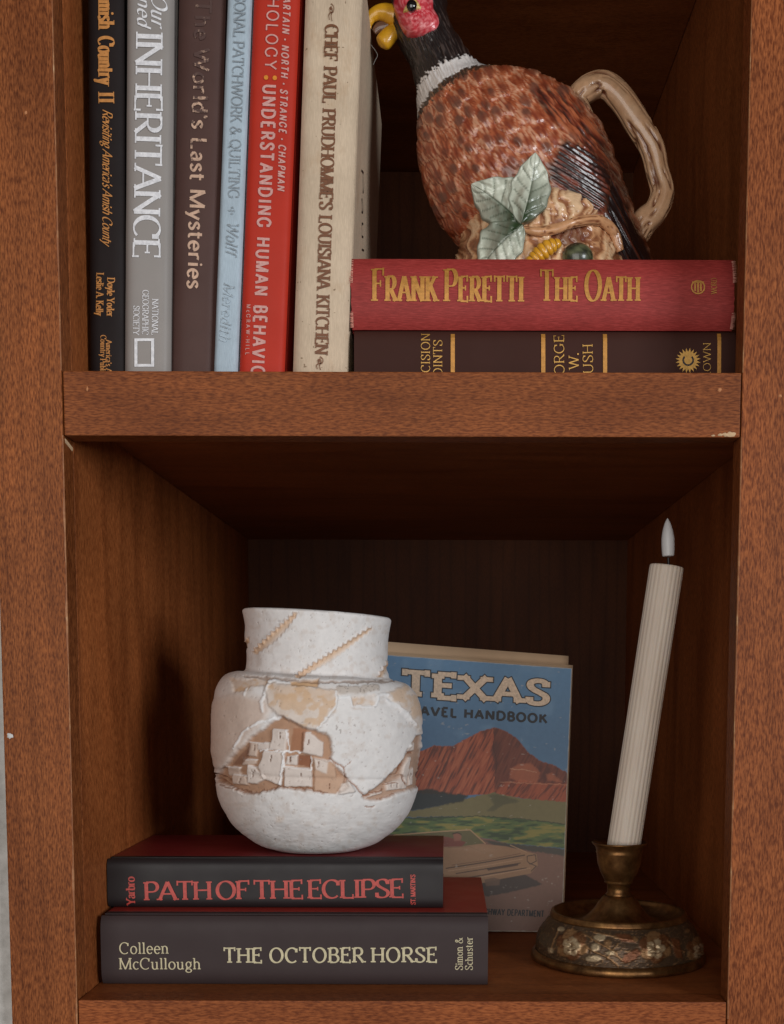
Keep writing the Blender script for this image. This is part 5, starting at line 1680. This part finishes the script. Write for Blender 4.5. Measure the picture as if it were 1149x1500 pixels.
def patch_disc(name, poly, c_a, c_b, lift, n=18, parent=jug):
    poly = np.array(Z9(poly)); cen = poly.mean(0)
    k = 48
    closed = np.vstack((poly, poly[:1])); sl = np.r_[0, np.cumsum(np.linalg.norm(np.diff(closed, axis=0), axis=1))]
    rim = np.stack([np.interp(np.linspace(0, sl[-1], k, endpoint=False), sl, closed[:, i]) for i in (0, 1)], 1)
    for _ in range(2): rim = (np.roll(rim, 1, 0) + 2 * rim + np.roll(rim, -1, 0)) / 4
    pts, cl, lf = [], [], []
    for i in range(n):
        t = i / (n - 1)
        for j in range(k):
            pts.append(cen + (rim[j] - cen) * max(t, .02)); lf.append(lift * (1 - t ** 4) + .0002)
    pts = np.array(pts); lf = np.array(lf)
    g_ = fbm(pts / 2.6, 3)
    Yf = front(pts, 5)
    V = np.array([P(a, b_, y_) for (a, b_), y_ in zip(pts, Yf - lf - (g_ - .5) * .0012)])
    B = V[-k:].copy(); B[:, 1] += .006
    return mesh(name, np.vstack((V, B)), grid_faces(n + 1, k, True), M_GLZ, parent, cols=np.vstack((lerp(np.tile(c_a, (len(V), 1)), c_b, smooth(.42, .62, g_)), np.tile(c_a, (k, 1)))))


wattle = patch_disc("face_wattle", [(228, 20), (250, -60), (330, -95), (420, -90), (500, -60), (530, 10), (515, 62), (555, 100), (575, 170), (540, 215), (440, 255), (370, 275), (310, 235), (275, 160), (240, 80)], L3(196, 50, 62), L3(226, 120, 124), .0030)
SURF.append((lambda o: (proj(np.array([v.co for v in o.data.vertices]) + org(jug)), np.array([v.co.y for v in o.data.vertices]) + HY))(bpy.data.objects["face_wattle"]))
patch_disc("eye_ring", [(300, 88), (335, 20), (370, -25), (410, 10), (440, 62), (380, 72)], L3(214, 176, 96), L3(226, 196, 130), .0008, 10, wattle)
SURF.append((lambda o: (proj(np.array([v.co for v in o.data.vertices]) + org(jug)), np.array([v.co.y for v in o.data.vertices]) + HY))(bpy.data.objects["eye_ring"]))
ep = np.array(Z9([(367, 42)])); ey = front(ep, 5)[0]
mesh("eye", P(ep[0][0], ep[0][1], ey + .0006) + sv * (.0034, .0026, .0036), grid_faces(20, 36, True), plain("black_glaze", C(24, 18, 18), 0.12, coat=1.0, var=0.05), wattle)
W9 = lambda pts, y_: [P(*Z9([p])[0], y_) for p in pts]
YEB = HY - .004
c_bk = (L3(226, 166, 36), L3(150, 96, 24))
tube("upper_beak", W9([(270, 120), (225, 110), (170, 92), (115, 96), (70, 128), (55, 175), (62, 212)], YEB), np.array([66, 68, 60, 50, 40, 26, 8]) / 4.996 * KP, M_GLZ, jug, 36, 90, 0.8, 0, cols=c_bk)
tube("lower_beak", W9([(268, 190), (225, 235), (180, 285), (150, 318), (135, 335)], YEB), np.array([30, 52, 60, 54, 20]) / 4.996 * KP, M_GLZ, jug, 36, 70, 0.8, 0, cols=c_bk)
tube("mouth", W9([(235, 170), (180, 185), (130, 200), (90, 235)], YEB + .002), np.array([30, 36, 36, 22]) / 4.996 * KP, M_GLZ, jug, 30, 50, 0.6, 0, cols=(L3(120, 84, 62), L3(80, 50, 36)))
M_THR = plain("grey_thread", C(150, 146, 140), .8)
thp = W9([(65, 325), (100, 370), (116, 405), (100, 440), (85, 475)], YEB - .002)
th0 = tube("thread", thp, [.00016] * 5, M_THR, None, 8, 50)
tag(th0, "thin grey cobweb thread hanging below the pheasant's yellow beak", "thread")
